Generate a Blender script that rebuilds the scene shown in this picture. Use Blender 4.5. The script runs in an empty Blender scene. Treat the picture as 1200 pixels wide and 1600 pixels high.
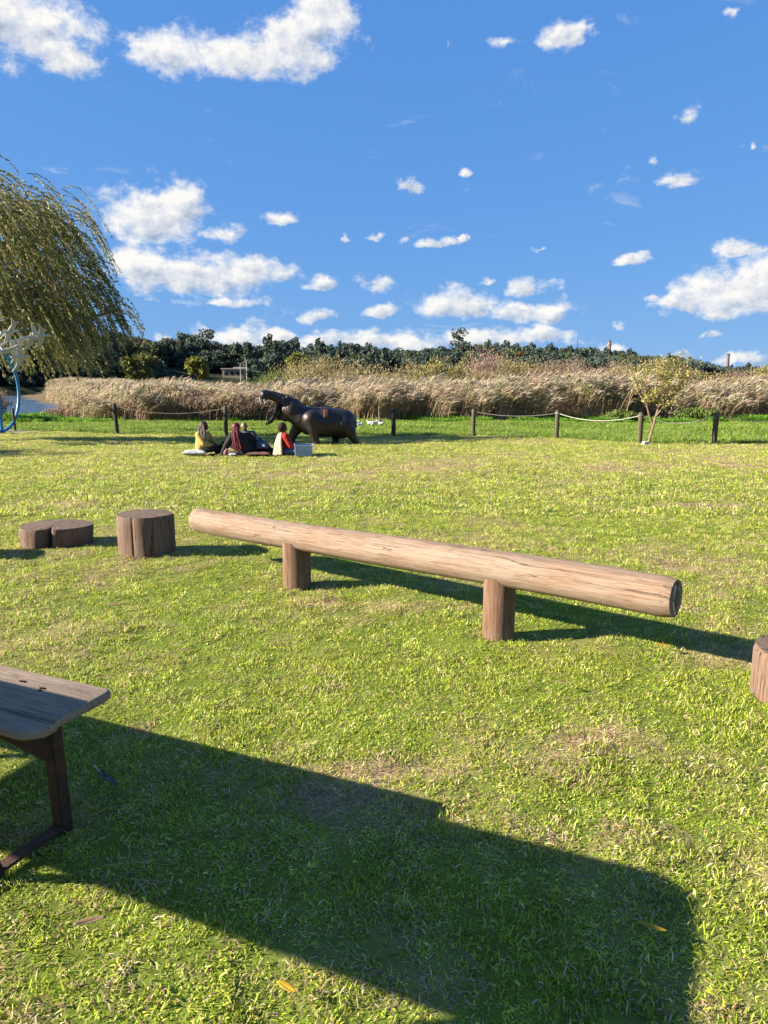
import bpy, bmesh, math, random
import numpy as np
from mathutils import Vector, Matrix, Euler

random.seed(7)
RNG = np.random.default_rng(7)
SC = bpy.context.scene
COL = SC.collection
R = math.radians

# ------------------------------------------------------------------ camera
cam_d = bpy.data.cameras.new('camera')
cam_d.sensor_fit = 'VERTICAL'
cam_d.sensor_height = 36.0
cam_d.lens = 25.0
cam_d.clip_start = 0.05
cam_d.clip_end = 9000
cam = bpy.data.objects.new('camera', cam_d)
COL.objects.link(cam)
cam.location = (0, 0, 1.55)
cam.rotation_euler = (R(90 - 10.3), 0, 0)
SC.camera = cam

# ------------------------------------------------------------------ light
SUN_EL = 23.3                       # degrees
SUN_TO = Vector((-0.9945, -0.1045, math.tan(R(SUN_EL)))).normalized()
sun_d = bpy.data.lights.new('sun', 'SUN')
sun_d.energy = 5.0
sun_d.angle = R(0.53)
sun_d.color = (1.0, 0.9, 0.75)
sun = bpy.data.objects.new('sun', sun_d)
COL.objects.link(sun)
sun.rotation_euler = SUN_TO.to_track_quat('Z', 'Y').to_euler()
sun.location = (-30, -5, 30)

SC.view_settings.view_transform = 'Standard'
SC.view_settings.look = 'None'
SC.view_settings.exposure = 1.95
SC.view_settings.gamma = 1.0
SC.view_settings.use_curve_mapping = False
SC.cycles.max_bounces = 4
SC.cycles.diffuse_bounces = 2
SC.cycles.glossy_bounces = 2
SC.cycles.transmission_bounces = 3
SC.cycles.transparent_max_bounces = 8
SC.cycles.use_denoising = True

SKY_STRENGTH = 0.057
SKY_TINT = (0.60, 0.80, 1.08)
CLOUDS = [(-24.9, 22.1, 3.8, 2.5, 1), (-22.5, 20.9, 2.4, 1.6, 1), (-15.3, 21.7, 2.7, 1.5, 1), (-10.7, 21.9, 5.0, 1.4, 1),
 (-7.0, 22.8, 4.2, 1.8, 1), (-4.9, 24.2, 2.1, 2.1, 1), (13.1, 23.0, 1.9, 0.8, 1), (14.2, 23.3, 0.9, 0.6, 1),
 (9.0, 22.9, 1.6, 0.6, 0.45), (21.9, 17.5, 1.3, 0.8, 0.75), (21.5, 13.9, 1.6, 0.6, 0.7), (20.0, 15.0, 0.5, 0.5, 0.6),
 (2.1, 14.5, 0.9, 0.5, 0.65), (6.4, 15.1, 0.8, 0.3, 0.8), (-17.3, 11.4, 3.3, 1.8, 1), (-15.4, 12.6, 2.0, 1.5, 1),
 (-12.7, 10.9, 2.3, 0.7, 0.6), (-8.3, 11.8, 1.2, 0.6, 0.95), (-15.0, 7.8, 5.5, 1.5, 1),
 (-17.7, 8.0, 2.7, 1.6, 1), (-10.0, 7.9, 2.9, 1.2, 0.9), (-12.7, 6.1, 6.6, 0.6, 0.45), (-4.7, 7.5, 1.2, 0.5, 0.9),
 (-0.6, 7.5, 1.5, 1.0, 0.85), (-5.0, 5.2, 1.7, 0.5, 0.85), (0.1, 5.4, 1.7, 0.5, 0.9), (3.7, 10.2, 1.5, 0.4, 0.95),
 (5.9, 10.6, 0.4, 0.3, 0.8), (-1.0, 11.2, 1.1, 0.3, 0.6), (-2.8, 10.8, 0.4, 0.4, 0.7), (1.7, 10.7, 0.7, 0.4, 0.5),
 (5.2, 5.7, 2.9, 1.2, 1), (9.9, 5.2, 2.5, 0.8, 0.95), (13.0, 5.1, 1.8, 0.9, 0.95), (11.3, 7.2, 1.4, 0.8, 0.9),
 (18.3, 8.7, 1.3, 0.4, 0.85), (12.1, 10.0, 1.4, 0.3, 0.45), (7.9, 7.7, 0.7, 0.4, 0.5), (24.4, 6.3, 3.1, 1.9, 1),
 (26.7, 6.4, 2.4, 2.1, 1), (22.0, 5.6, 1.7, 0.8, 0.95), (25.8, 9.1, 2.2, 0.5, 0.7), (18.1, 4.25, 1.0, 0.4, 0.6),
 (24.1, 3.1, 0.9, 0.3, 0.85), (26.4, 1.7, 1.8, 0.5, 0.8), (20.1, 5.9, 0.7, 0.3, 0.7),
 (-11.4, 3.3, 2.7, 1.0, 1), (-8.0, 3.4, 2.0, 0.8, 0.9), (-4.0, 3.2, 3.0, 0.8, 1), (2.0, 3.0, 3.0, 0.9, 1),
 (8.0, 3.2, 3.4, 0.8, 1), (12.4, 3.4, 2.2, 0.8, 0.95), (-16.7, 3.5, 0.8, 0.4, 0.7), (17.8, 2.4, 1.1, 0.5, 0.8),
 (21.6, 1.9, 1.5, 0.5, 0.6), (-1.0, 3.0, 17.0, 0.85, 0.72), (4.7, 23.1, 0.5, 0.8, 0.4), (23.7, 22.7, 0.5, 0.6, 0.45), (26.3, 15.4, 0.3, 0.4, 0.6)]
_cr = random.Random(3)
for _k in range(40):                # unseen clouds outside the frame, added and enlarged to warm the ambient light
    _a = _cr.uniform(36, 324)
    _a = _a - 360 if _a > 180 else _a
    _e = _cr.choice([_cr.uniform(2, 9), _cr.uniform(5, 24), _cr.uniform(20, 60)])
    _s = _cr.uniform(1.5, 5.5) * (1 + _e / 30)
    CLOUDS.append((_a, _e, _s, _s * _cr.uniform(0.3, 0.5), _cr.uniform(0.6, 1.0)))


class NT:
    """small helper round a node tree"""
    def __init__(s, tree):
        s.t = tree
        s.n = tree.nodes
        s.l = tree.links
    def new(s, typ, **kw):
        n = s.n.new(typ)
        for k, v in kw.items():
            if k.startswith('_'):
                setattr(n, k[1:], v)
        return n
    def set(s, sock, v):
        if isinstance(v, bpy.types.NodeSocket):
            s.l.new(v, sock)
        elif v is not None:
            sock.default_value = v
    def math(s, op, a, b=None, c=None, clamp=False):
        n = s.n.new('ShaderNodeMath')
        n.operation = op
        n.use_clamp = clamp
        for i, v in enumerate((a, b, c)):
            s.set(n.inputs[i], v)
        return n.outputs[0]
    def vec(s, op, a, b=None, c=None):
        n = s.n.new('ShaderNodeVectorMath')
        n.operation = op
        for i, v in enumerate((a, b, c)):
            s.set(n.inputs[i], v)
        return n.outputs['Value'] if op in ('LENGTH', 'DOT_PRODUCT') else n.outputs['Vector']
    def noise(s, vec, scale, detail=4, rough=0.5, out='Fac', dist=0.0):
        n = s.n.new('ShaderNodeTexNoise')
        s.set(n.inputs['Vector'], vec)
        n.inputs['Scale'].default_value = scale
        n.inputs['Detail'].default_value = detail
        n.inputs['Roughness'].default_value = rough
        n.inputs['Distortion'].default_value = dist
        return n.outputs[out]
    def ramp(s, fac, stops, interp='LINEAR'):
        n = s.n.new('ShaderNodeValToRGB')
        n.color_ramp.interpolation = interp
        e = n.color_ramp.elements
        while len(e) < len(stops):
            e.new(0.5)
        for el, (p, c) in zip(e, stops):
            el.position = p
            el.color = (*c, 1) if len(c) == 3 else c
        s.set(n.inputs[0], fac)
        return n.outputs[0]
    def mix(s, fac, a, b, mode='MIX'):
        n = s.n.new('ShaderNodeMix')
        n.data_type = 'RGBA'
        n.blend_type = mode
        n.clamp_factor = True
        s.set(n.inputs[0], fac)
        for i, v in ((6, a), (7, b)):
            s.set(n.inputs[i], (*v, 1) if isinstance(v, tuple) and len(v) == 3 else v)
        return n.outputs[2]
    def smooth(s, v, lo, hi):
        n = s.n.new('ShaderNodeMapRange')
        n.interpolation_type = 'SMOOTHSTEP'
        s.set(n.inputs[0], v)
        n.inputs[1].default_value = lo
        n.inputs[2].default_value = hi
        return n.outputs[0]


def build_world():
    w = bpy.data.worlds.new('World')
    SC.world = w
    w.use_nodes = True
    w.node_tree.nodes.clear()
    t = NT(w.node_tree)
    sky = t.new('ShaderNodeTexSky')
    sky.sky_type = 'NISHITA'
    sky.sun_disc = False
    sky.sun_elevation = R(SUN_EL)
    sky.sun_rotation = math.atan2(SUN_TO.x, SUN_TO.y)
    sky.altitude = 1400
    sky.air_density = 1.0
    sky.dust_density = 0.25
    sky.ozone_density = 2.5
    blue = t.mix(1.0, sky.outputs[0], SKY_TINT, 'MULTIPLY')
    # the camera that took the photograph holds the sky back: compress its range per channel
    sc = t.new('ShaderNodeSeparateColor')
    t.set(sc.inputs[0], blue)
    cc = t.new('ShaderNodeCombineColor')
    for i, (ref, pw, outv) in enumerate(((0.60, 0.50, 0.51), (1.40, 0.33, 1.42), (3.42, 0.15, 3.42))):
        t.set(cc.inputs[i], t.math('MULTIPLY', t.math('POWER', t.math('DIVIDE', sc.outputs[i], ref), pw), outv))
    blue = cc.outputs[0]
    tc = t.new('ShaderNodeTexCoord')
    d = tc.outputs['Generated']
    sep = t.new('ShaderNodeSeparateXYZ')
    t.set(sep.inputs[0], d)
    az = t.math('MULTIPLY', t.math('ARCTAN2', sep.outputs[0], sep.outputs[1]), 57.29578)
    el = t.math('MULTIPLY', t.math('ARCSINE', sep.outputs[2]), 57.29578)
    cmb = t.new('ShaderNodeCombineXYZ')
    t.set(cmb.inputs[0], az)
    t.set(cmb.inputs[1], el)
    # ragged outline: warp the position with two noises
    st = t.vec('MULTIPLY', d, (1, 1, 1.35))
    wn = t.noise(st, 16, 5, 0.6, 'Color')
    warp = t.vec('MULTIPLY', t.vec('SUBTRACT', wn, (0.5, 0.5, 0.5)), (4.2, 2.2, 0))
    p = t.vec('ADD', cmb.outputs[0], warp)
    field = tone = None
    for (a, e, sx, sy, wt) in CLOUDS:
        sx, sy = sx * 1.14 + 0.1, sy * 1.25 + 0.08
        e = e - 0.12 * sy
        v = t.vec('MULTIPLY_ADD', p, (1 / sx, 1 / sy, 0), (-a / sx, -e / sy, 0))
        f = t.math('SUBTRACT', wt, t.vec('LENGTH', v))
        f = t.math('SUBTRACT', f, t.math('MAXIMUM', t.vec('DOT_PRODUCT', v, (0, -0.75, 0)), 0.0))   # flatter bases
        g = t.math('ADD', f, t.vec('DOT_PRODUCT', v, (-0.16, 0.34, 0)))
        field = f if field is None else t.math('MAXIMUM', field, f)
        tone = g if tone is None else t.math('MAXIMUM', tone, g)
    n1 = t.noise(st, 24, 8, 0.66)
    n1 = t.math('SUBTRACT', n1, 0.5)
    dens = t.math('MULTIPLY_ADD', n1, 2.3, field)
    alpha = t.smooth(dens, -0.18, 0.56)
    # billows: noise against the same noise a little nearer the sun
    so = t.vec('ADD', st, (-0.012, 0.0, 0.012))
    n2 = t.math('SUBTRACT', t.noise(so, 24, 6, 0.62), 0.5)
    rel = t.math('SUBTRACT', n1, n2)
    lit = t.math('SUBTRACT', tone, field)
    lit = t.math('MULTIPLY_ADD', rel, 2.4, t.math('MULTIPLY_ADD', lit, 1.9, 0.62))
    thin = t.smooth(dens, 0.0, 0.5)
    lit = t.math('ADD', lit, t.math('MULTIPLY_ADD', thin, -0.25, 0.25), clamp=True)
    ccol = t.ramp(lit, [(0.0, (1.75, 2.1, 2.75)), (0.45, (3.1, 3.3, 3.65)), (1.0, (4.65, 4.55, 4.35))])
    alpha = t.math('MULTIPLY', alpha, 0.96)
    # thin wisps
    wi = t.noise(t.vec('MULTIPLY', d, (1.0, 1.0, 2.4)), 9, 9, 0.68, 'Fac', 0.8)
    wisp = t.math('MULTIPLY', t.smooth(wi, 0.60, 0.80), 0.42)
    alpha = t.math('MAXIMUM', alpha, wisp)
    up = t.smooth(sep.outputs[2], -0.01, 0.012)
    alpha = t.math('MULTIPLY', alpha, up)
    out = t.mix(alpha, blue, ccol)
    bg = t.new('ShaderNodeBackground')
    t.set(bg.inputs[0], out)
    bg.inputs[1].default_value = SKY_STRENGTH
    wo = t.new('ShaderNodeOutputWorld')
    t.l.new(bg.outputs[0], wo.inputs[0])
    w.cycles.sampling_method = 'MANUAL'
    w.cycles.sample_map_resolution = 512
build_world()

# ------------------------------------------------------------------ helpers
MATS = {}

def mat(name, color=(0.5, 0.5, 0.5), rough=0.8, metal=0.0, var=0.0, scale=6.0, bump=0.0, bscale=40.0, color2=None,
        spec=0.3, stretch=(1, 1, 1), attr=None, trans=0.0, rnd=0.0, detail=5, sheen=0.0):
    """general procedural material: noise-mixed colour (or a stored colour attribute) with bump"""
    if name in MATS:
        return MATS[name]
    color = tuple(c * 0.70 for c in color)
    color2 = tuple(c * 0.70 for c in color2) if color2 else None
    m = bpy.data.materials.new(name)
    m.use_nodes = True
    t = NT(m.node_tree)
    t.n.clear()
    out = t.new('ShaderNodeOutputMaterial')
    b = t.new('ShaderNodeBsdfPrincipled')
    b.inputs['Roughness'].default_value = rough
    b.inputs['Metallic'].default_value = metal
    b.inputs['Specular IOR Level'].default_value = spec
    tc = t.new('ShaderNodeTexCoord')
    co = t.vec('MULTIPLY', tc.outputs['Object'], stretch)
    c2 = color2 or tuple(c * (1 - var) for c in color)
    if attr:
        a = t.new('ShaderNodeAttribute')
        a.attribute_name = attr
        c = a.outputs['Color']
        if var:
            c = t.mix(t.noise(co, scale, detail), c, t.mix(1.0, c, (1 - var,) * 3, 'MULTIPLY'))
    else:
        f = t.smooth(t.noise(co, scale, detail, 0.6), 0.3, 0.7)
        c = t.mix(f, color, c2)
    if rnd:
        oi = t.new('ShaderNodeObjectInfo')
        k = t.math('MULTIPLY_ADD', oi.outputs['Random'], rnd, 1 - rnd / 2)
        cb = t.new('ShaderNodeCombineXYZ')
        for i in range(3):
            t.set(cb.inputs[i], k)
        c = t.mix(1.0, c, cb.outputs[0], 'MULTIPLY')
    t.set(b.inputs['Base Color'], c)
    if bump:
        bn = t.new('ShaderNodeBump')
        bn.inputs['Strength'].default_value = bump
        bn.inputs['Distance'].default_value = 0.02
        t.set(bn.inputs['Height'], t.noise(co, bscale, 5, 0.6))
        t.set(b.inputs['Normal'], bn.outputs[0])
    sh = b.outputs[0]
    if trans:
        tr = t.new('ShaderNodeBsdfTranslucent')
        t.set(tr.inputs[0], c)
        ms = t.new('ShaderNodeMixShader')
        ms.inputs[0].default_value = trans
        t.l.new(sh, ms.inputs[1])
        t.l.new(tr.outputs[0], ms.inputs[2])
        sh = ms.outputs[0]
    t.l.new(sh, out.inputs[0])
    MATS[name] = m
    return m


def leaf_mat(name, trans=0.35, rnd=0.3, rough=0.55, spec=0.25):
    return mat(name, attr='tint', trans=trans, rnd=rnd, rough=rough, spec=spec)


class MB:
    """collects geometry (with an optional colour per vertex); build() links it as one mesh object"""
    def __init__(s):
        s.v = []
        s.f = []
        s.c = []
        s.hasc = False
    def add(s, verts, faces, col=None):
        o = len(s.v)
        s.v.extend([tuple(p) for p in verts])
        s.f.extend([tuple(i + o for i in f) for f in faces])
        if col is not None:
            s.hasc = True
        s.c.extend([col or (0.5, 0.5, 0.5)] * len(verts))
        return s
    def box(s, c, size, rot=None, col=None):
        x, y, z = (a / 2 for a in size)
        vs = [Vector((sx * x, sy * y, sz * z)) for sz in (-1, 1) for sx, sy in ((-1, -1), (1, -1), (1, 1), (-1, 1))]
        if rot is not None:
            vs = [rot @ v for v in vs]
        vs = [v + Vector(c) for v in vs]
        return s.add(vs, [(3, 2, 1, 0), (4, 5, 6, 7), (0, 1, 5, 4), (1, 2, 6, 5), (2, 3, 7, 6), (3, 0, 4, 7)], col)
    def tube(s, pts, rad, n=8, cap=True, col=None):
        pts = [Vector(p) for p in pts]
        if not isinstance(rad, (list, tuple)):
            rad = [rad] * len(pts)
        vs, fs = [], []
        ref = None
        for i, p in enumerate(pts):
            t = (pts[min(i + 1, len(pts) - 1)] - pts[max(i - 1, 0)]).normalized()
            if ref is None:
                ref = Vector((0, 0, 1)) if abs(t.z) < 0.9 else Vector((1, 0, 0))
            a = t.cross(ref).normalized()
            b = a.cross(t).normalized()
            ref = b
            for k in range(n):
                w = 2 * math.pi * k / n
                vs.append(p + (a * math.cos(w) + b * math.sin(w)) * rad[i])
        for i in range(len(pts) - 1):
            for k in range(n):
                k2 = (k + 1) % n
                fs.append((i * n + k, i * n + k2, (i + 1) * n + k2, (i + 1) * n + k))
        if cap:
            fs.append(tuple(range(n)))
            fs.append(tuple(reversed(range((len(pts) - 1) * n, len(pts) * n))))
        return s.add(vs, fs, col)
    def ball(s, c, r, n=10, m=7, col=None, rot=None):
        r = (r, r, r) if not isinstance(r, (tuple, list)) else r
        vs, fs = [], []
        for j in range(m + 1):
            ph = math.pi * j / m
            for k in range(n):
                w = 2 * math.pi * k / n
                v = Vector((r[0] * math.sin(ph) * math.cos(w), r[1] * math.sin(ph) * math.sin(w), r[2] * math.cos(ph)))
                if rot is not None:
                    v = rot @ v
                vs.append(v + Vector(c))
        for j in range(m):
            for k in range(n):
                k2 = (k + 1) % n
                fs.append((j * n + k, (j + 1) * n + k, (j + 1) * n + k2, j * n + k2))
        return s.add(vs, fs, col)
    def mesh(s, name):
        me = bpy.data.meshes.new(name)
        me.from_pydata(s.v, [], s.f)
        if s.hasc:
            a = me.attributes.new('tint', 'FLOAT_COLOR', 'POINT')
            c = np.ones((len(s.v), 4), dtype=np.float32)
            c[:, :3] = np.array(s.c, dtype=np.float32)
            a.data.foreach_set('color', c.ravel())
        me.validate()
        me.update()
        return me
    def build(s, name, material, parent=None, smooth=True, loc=None):
        return link(name, s.mesh(name), material, parent, smooth, loc)


def link(name, me, material, parent=None, smooth=True, loc=None):
    if material is not None:
        me.materials.clear()
        me.materials.append(material)
    if smooth:
        me.polygons.foreach_set('use_smooth', [True] * len(me.polygons))
        try:
            me.set_sharp_from_angle(angle=R(42))
        except Exception:
            pass
    o = bpy.data.objects.new(name, me)
    COL.objects.link(o)
    if parent is not None:
        o.parent = parent
    if loc is not None:
        o.location = loc
    return o


def tag(o, label=None, cat=None, group=None, kind=None):
    if label:
        o['label'] = label
    if cat:
        o['category'] = cat
    if group:
        o['group'] = group
    if kind:
        o['kind'] = kind
    return o


def empty(name, loc, label=None, cat=None, group=None, rz=0.0):
    o = bpy.data.objects.new(name, None)
    o.empty_display_size = 0.2
    COL.objects.link(o)
    o.location = loc
    o.rotation_euler = (0, 0, rz)
    return tag(o, label, cat, group)


# value noise on arrays
_perm = RNG.random((256, 256))

def vnoise(x, y, sc=1.0, seed=0):
    x = np.asarray(x, float) * sc + seed * 17.31
    y = np.asarray(y, float) * sc + seed * 9.77
    xi = np.floor(x).astype(int)
    yi = np.floor(y).astype(int)
    fx = x - xi
    fy = y - yi
    fx = fx * fx * (3 - 2 * fx)
    fy = fy * fy * (3 - 2 * fy)
    g = lambda a, b: _perm[a % 256, b % 256]
    return (g(xi, yi) * (1 - fx) + g(xi + 1, yi) * fx) * (1 - fy) + (g(xi, yi + 1) * (1 - fx) + g(xi + 1, yi + 1) * fx) * fy


def fbm(x, y, sc=1.0, seed=0, o=4):
    r = 0
    a = 0.5
    for k in range(o):
        r = r + a * vnoise(x, y, sc * 2 ** k, seed + k)
        a *= 0.5
    return r / (1 - 0.5 ** o)


def sstep(a, b, x):
    t = np.clip((x - a) / (b - a), 0, 1)
    return t * t * (3 - 2 * t)


FENCE_X = [-60, -15.2, -10.46, -5.9, 0.35, 3.34, 6.1, 8.23, 10.33, 20, 60]
FENCE_Y = [38, 29.45, 28.0, 26.7, 26.3, 26.7, 25.2, 22.55, 22.3, 21.5, 20]

def fence_y(x):
    return np.interp(x, FENCE_X, FENCE_Y)


def bank(y):
    return np.interp(y, [40, 46, 70, 95, 200], [0.49, 0.475, 0.415, 0.455, 0.46])


def pond_mask(x, y):
    """1 inside the pond, 0 on land"""
    wob = 3.0 * (fbm(x, y, 0.12, 4) - 0.5)
    right = sstep(0.0, 2.0, -bank(y) * y + 0.5 * wob - x)
    tree = 1 - np.exp(-((x + 33.6) ** 2 + (y - 56) ** 2) / 30.0)
    near = sstep(43.0, 48.0, y + wob)
    far = 1 - sstep(190, 205, y)
    left = sstep(-190, -170, x)
    return right * near * far * left * tree


def gz(x, y):
    """height of the ground"""
    x = np.asarray(x, float)
    y = np.asarray(y, float)
    z = np.where(y < 26, -0.0153 * y, -0.398 - 0.0085 * (np.minimum(y, 60) - 26))
    z = z + np.where(y > 60, 0.012 * np.clip(y - 60, 0, 140), 0.0)
    lawn = 1 - sstep(24, 30, y)
    near = 1 - sstep(9, 16, y)
    z = z + lawn * 0.05 * (fbm(x, y, 0.35, 1, 3) - 0.5) + near * 0.035 * (fbm(x, y, 3.0, 2, 3) - 0.5)
    z = z + (1 - lawn) * 0.25 * (fbm(x, y, 0.3, 6, 3) - 0.5) * (y < 400)
    pm = pond_mask(x, y)
    z = z * (1 - pm) + np.minimum(z - 1.0, -1.7) * pm
    return z


def gzf(x, y):
    return float(gz(np.array([x]), np.array([y]))[0])


def dryness(x, y):
    """0 lush .. 1 dead straw"""
    d = fbm(x, y, 0.55, 11, 4) * 0.60 + fbm(x, y, 3.2, 12, 3) * 0.55 - 0.18
    d = d + 0.15 * sstep(8, 17, y) + 0.05 * np.clip(x / 6, -0.6, 1)
    for (px, py, rx, ry, s) in [(4.55, 9.9, 0.55, 0.25, 0.6), (-0.45, 5.15, 0.35, 0.12, 0.35), (-0.98, 9.9, 0.5, 0.3, 0.3),
                                (0.2, 5.0, 0.4, 0.15, 0.25), (0.9, 3.0, 0.35, 0.2, 0.3), (0.05, 2.75, 0.35, 0.1, 0.35),
                                (1.9, 4.1, 0.8, 0.35, 0.22), (-0.2, 2.55, 0.3, 0.12, 0.3), (-2.6, 7.35, 0.6, 0.15, 0.25),
                                (-0.55, 5.5, 0.25, 0.15, 0.2), (0.85, 4.2, 0.25, 0.15, 0.2), (0.1, 1.62, 0.2, 0.08, 0.3)]:
        d = d + s * np.exp(-((x - px) / rx) ** 2 - ((y - py) / ry) ** 2)
    return np.clip(d, 0, 1)


# ------------------------------------------------------------------ ground, pond, hill
def axis(dense_lo, dense_hi, step, lo, hi, grow=1.13):
    a = list(np.arange(dense_lo, dense_hi, step))
    s = step
    x = a[-1]
    while x < hi:
        s *= grow
        x += s
        a.append(x)
    s = step
    x = a[0]
    pre = []
    while x > lo:
        s *= grow
        x -= s
        pre.append(x)
    return np.array(pre[::-1] + a)


def build_ground():
    xs = axis(-5, 5, 0.06, -4000, 4000)
    ys = axis(1.2, 9.5, 0.06, -400, 5000, 1.07)
    X, Y = np.meshgrid(xs, ys)
    Z = gz(X, Y)
    nx, ny = len(xs), len(ys)
    v = np.stack([X, Y, Z], -1).reshape(-1, 3)
    i = np.arange(nx * ny).reshape(ny, nx)
    f = np.stack([i[:-1, :-1], i[:-1, 1:], i[1:, 1:], i[1:, :-1]], -1).reshape(-1, 4)
    me = bpy.data.meshes.new('ground')
    me.vertices.add(len(v))
    me.vertices.foreach_set('co', v.ravel())
    me.loops.add(f.size)
    me.loops.foreach_set('vertex_index', f.ravel().astype(np.int32))
    me.polygons.add(len(f))
    me.polygons.foreach_set('loop_start', np.arange(0, f.size, 4, dtype=np.int32))
    me.polygons.foreach_set('loop_total', np.full(len(f), 4, dtype=np.int32))
    d = dryness(X, Y)
    fy = fence_y(X)
    rough = sstep(-0.3, 0.3, Y - fy)
    marsh = sstep(36, 40, Y)
    lush = np.array([0.14, 0.185, 0.025])
    straw = np.array([0.36, 0.27, 0.14])
    soil = np.array([0.10, 0.06, 0.04])
    c = lush + (straw - lush) * sstep(0.35, 0.75, d)[..., None]
    c = c + (soil - c) * (sstep(0.82, 1.0, d) * 0.7)[..., None]
    c = c + (np.array([0.07, 0.115, 0.022]) - c) * rough[..., None]
    c = c + (np.array([0.15, 0.11, 0.06]) - c) * marsh[..., None]
    c = c + (np.array([0.09, 0.085, 0.04]) - c) * sstep(150, 220, Y)[..., None]
    col = np.ones((nx * ny, 4), dtype=np.float32)
    col[:, :3] = c.reshape(-1, 3)
    a = me.attributes.new('tint', 'FLOAT_COLOR', 'POINT')
    a.data.foreach_set('color', col.ravel())
    me.update()
    m = mat('turf_soil', attr='tint', var=0.5, scale=9, rough=0.95, spec=0.1, bump=0.5, bscale=30)
    o = link('ground', me, m)
    tag(o, kind='structure')


def build_pond():
    m = bpy.data.materials.new('pond_water')
    m.use_nodes = True
    t = NT(m.node_tree)
    b = t.n['Principled BSDF']
    b.inputs['Base Color'].default_value = (0.05, 0.075, 0.10, 1)
    b.inputs['Roughness'].default_value = 0.22
    b.inputs['IOR'].default_value = 1.33
    tc = t.new('ShaderNodeTexCoord')
    n = t.noise(t.vec('MULTIPLY', tc.outputs['Object'], (0.6, 1.2, 1)), 1.6, 4, 0.6)
    bp = t.new('ShaderNodeBump')
    bp.inputs['Strength'].default_value = 1.0
    bp.inputs['Distance'].default_value = 0.22
    t.set(bp.inputs['Height'], n)
    t.set(b.inputs['Normal'], bp.outputs[0])
    mb = MB()
    mb.add([(-210, 40, 0), (-14, 40, 0), (-60, 215, 0), (-210, 215, 0)], [(0, 1, 2, 3)])
    o = mb.build('pond_water', m, None, False, (0, 0, -0.98))
    tag(o, kind='structure')


RIDGE = [(-420, 250, 11), (-204.5, 260, 11), (-159, 260, 11), (-122.8, 260, 10.5), (-94.5, 270, 10.0), (-86.5, 290, 8.5), (-73.6, 300, 10.5),
         (-65.3, 310, 9.0), (-56.2, 320, 9.0), (-46.3, 330, 9.5), (-30.7, 350, 8.5), (-12.3, 350, 9.5), (6.5, 370, 8.0), (26.7, 380, 9.5),
         (38.3, 380, 12.0), (70.2, 400, 11.5), (95.9, 420, 11.5), (123.7, 440, 12), (157, 470, 11), (232, 600, 11), (353, 800, 11.5),
         (476, 900, 13.5), (635, 900, 11), (1100, 900, 11)]
RX = np.array([p[0] for p in RIDGE], float)
RY = np.array([p[1] for p in RIDGE], float)
RZ = np.array([p[2] for p in RIDGE], float)

def hill_z(x, y):
    ry = np.interp(x, RX, RY)
    rz = np.interp(x, RX, RZ)
    k = (y - (ry - 150)) / 150.0
    return np.where(k < 1, 0.6 + (rz - 0.6) * sstep(0, 1, k), rz + 0 * k) + 0.8 * (fbm(x, y, 0.03, 21, 3) - 0.5)


def build_hill():
    xs = np.concatenate([np.linspace(-420, 180, 80), np.linspace(190, 1100, 50)])
    ks = np.linspace(-0.02, 1.6, 40)
    ry = np.interp(xs, RX, RY)
    X = np.repeat(xs[None], len(ks), 0)
    Y = ry[None] - 150 + ks[:, None] * 150
    Z = hill_z(X, Y) - np.where(ks[:, None] < 0.01, 3.0, 0)
    v = np.stack([X, Y, Z], -1).reshape(-1, 3)
    nx = len(xs)
    f = [(j * nx + i, j * nx + i + 1, (j + 1) * nx + i + 1, (j + 1) * nx + i) for j in range(len(ks) - 1) for i in range(nx - 1)]
    mb = MB()
    mb.add(v.tolist(), f)
    o = mb.build('hill', mat('hill_scrub', (0.045, 0.055, 0.025), 0.95, var=0.5, scale=0.12, spec=0.05))
    tag(o, kind='structure')

build_ground()
build_pond()
build_hill()

# ------------------------------------------------------------------ scattering
def proto_collection(name, meshes, material):
    c = bpy.data.collections.new(name)      # never linked to the scene: only instanced
    for k, me in enumerate(meshes):
        me.materials.clear()
        me.materials.append(material)
        o = bpy.data.objects.new('%s_%02d' % (name, k), me)
        c.objects.link(o)
    return c


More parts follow.
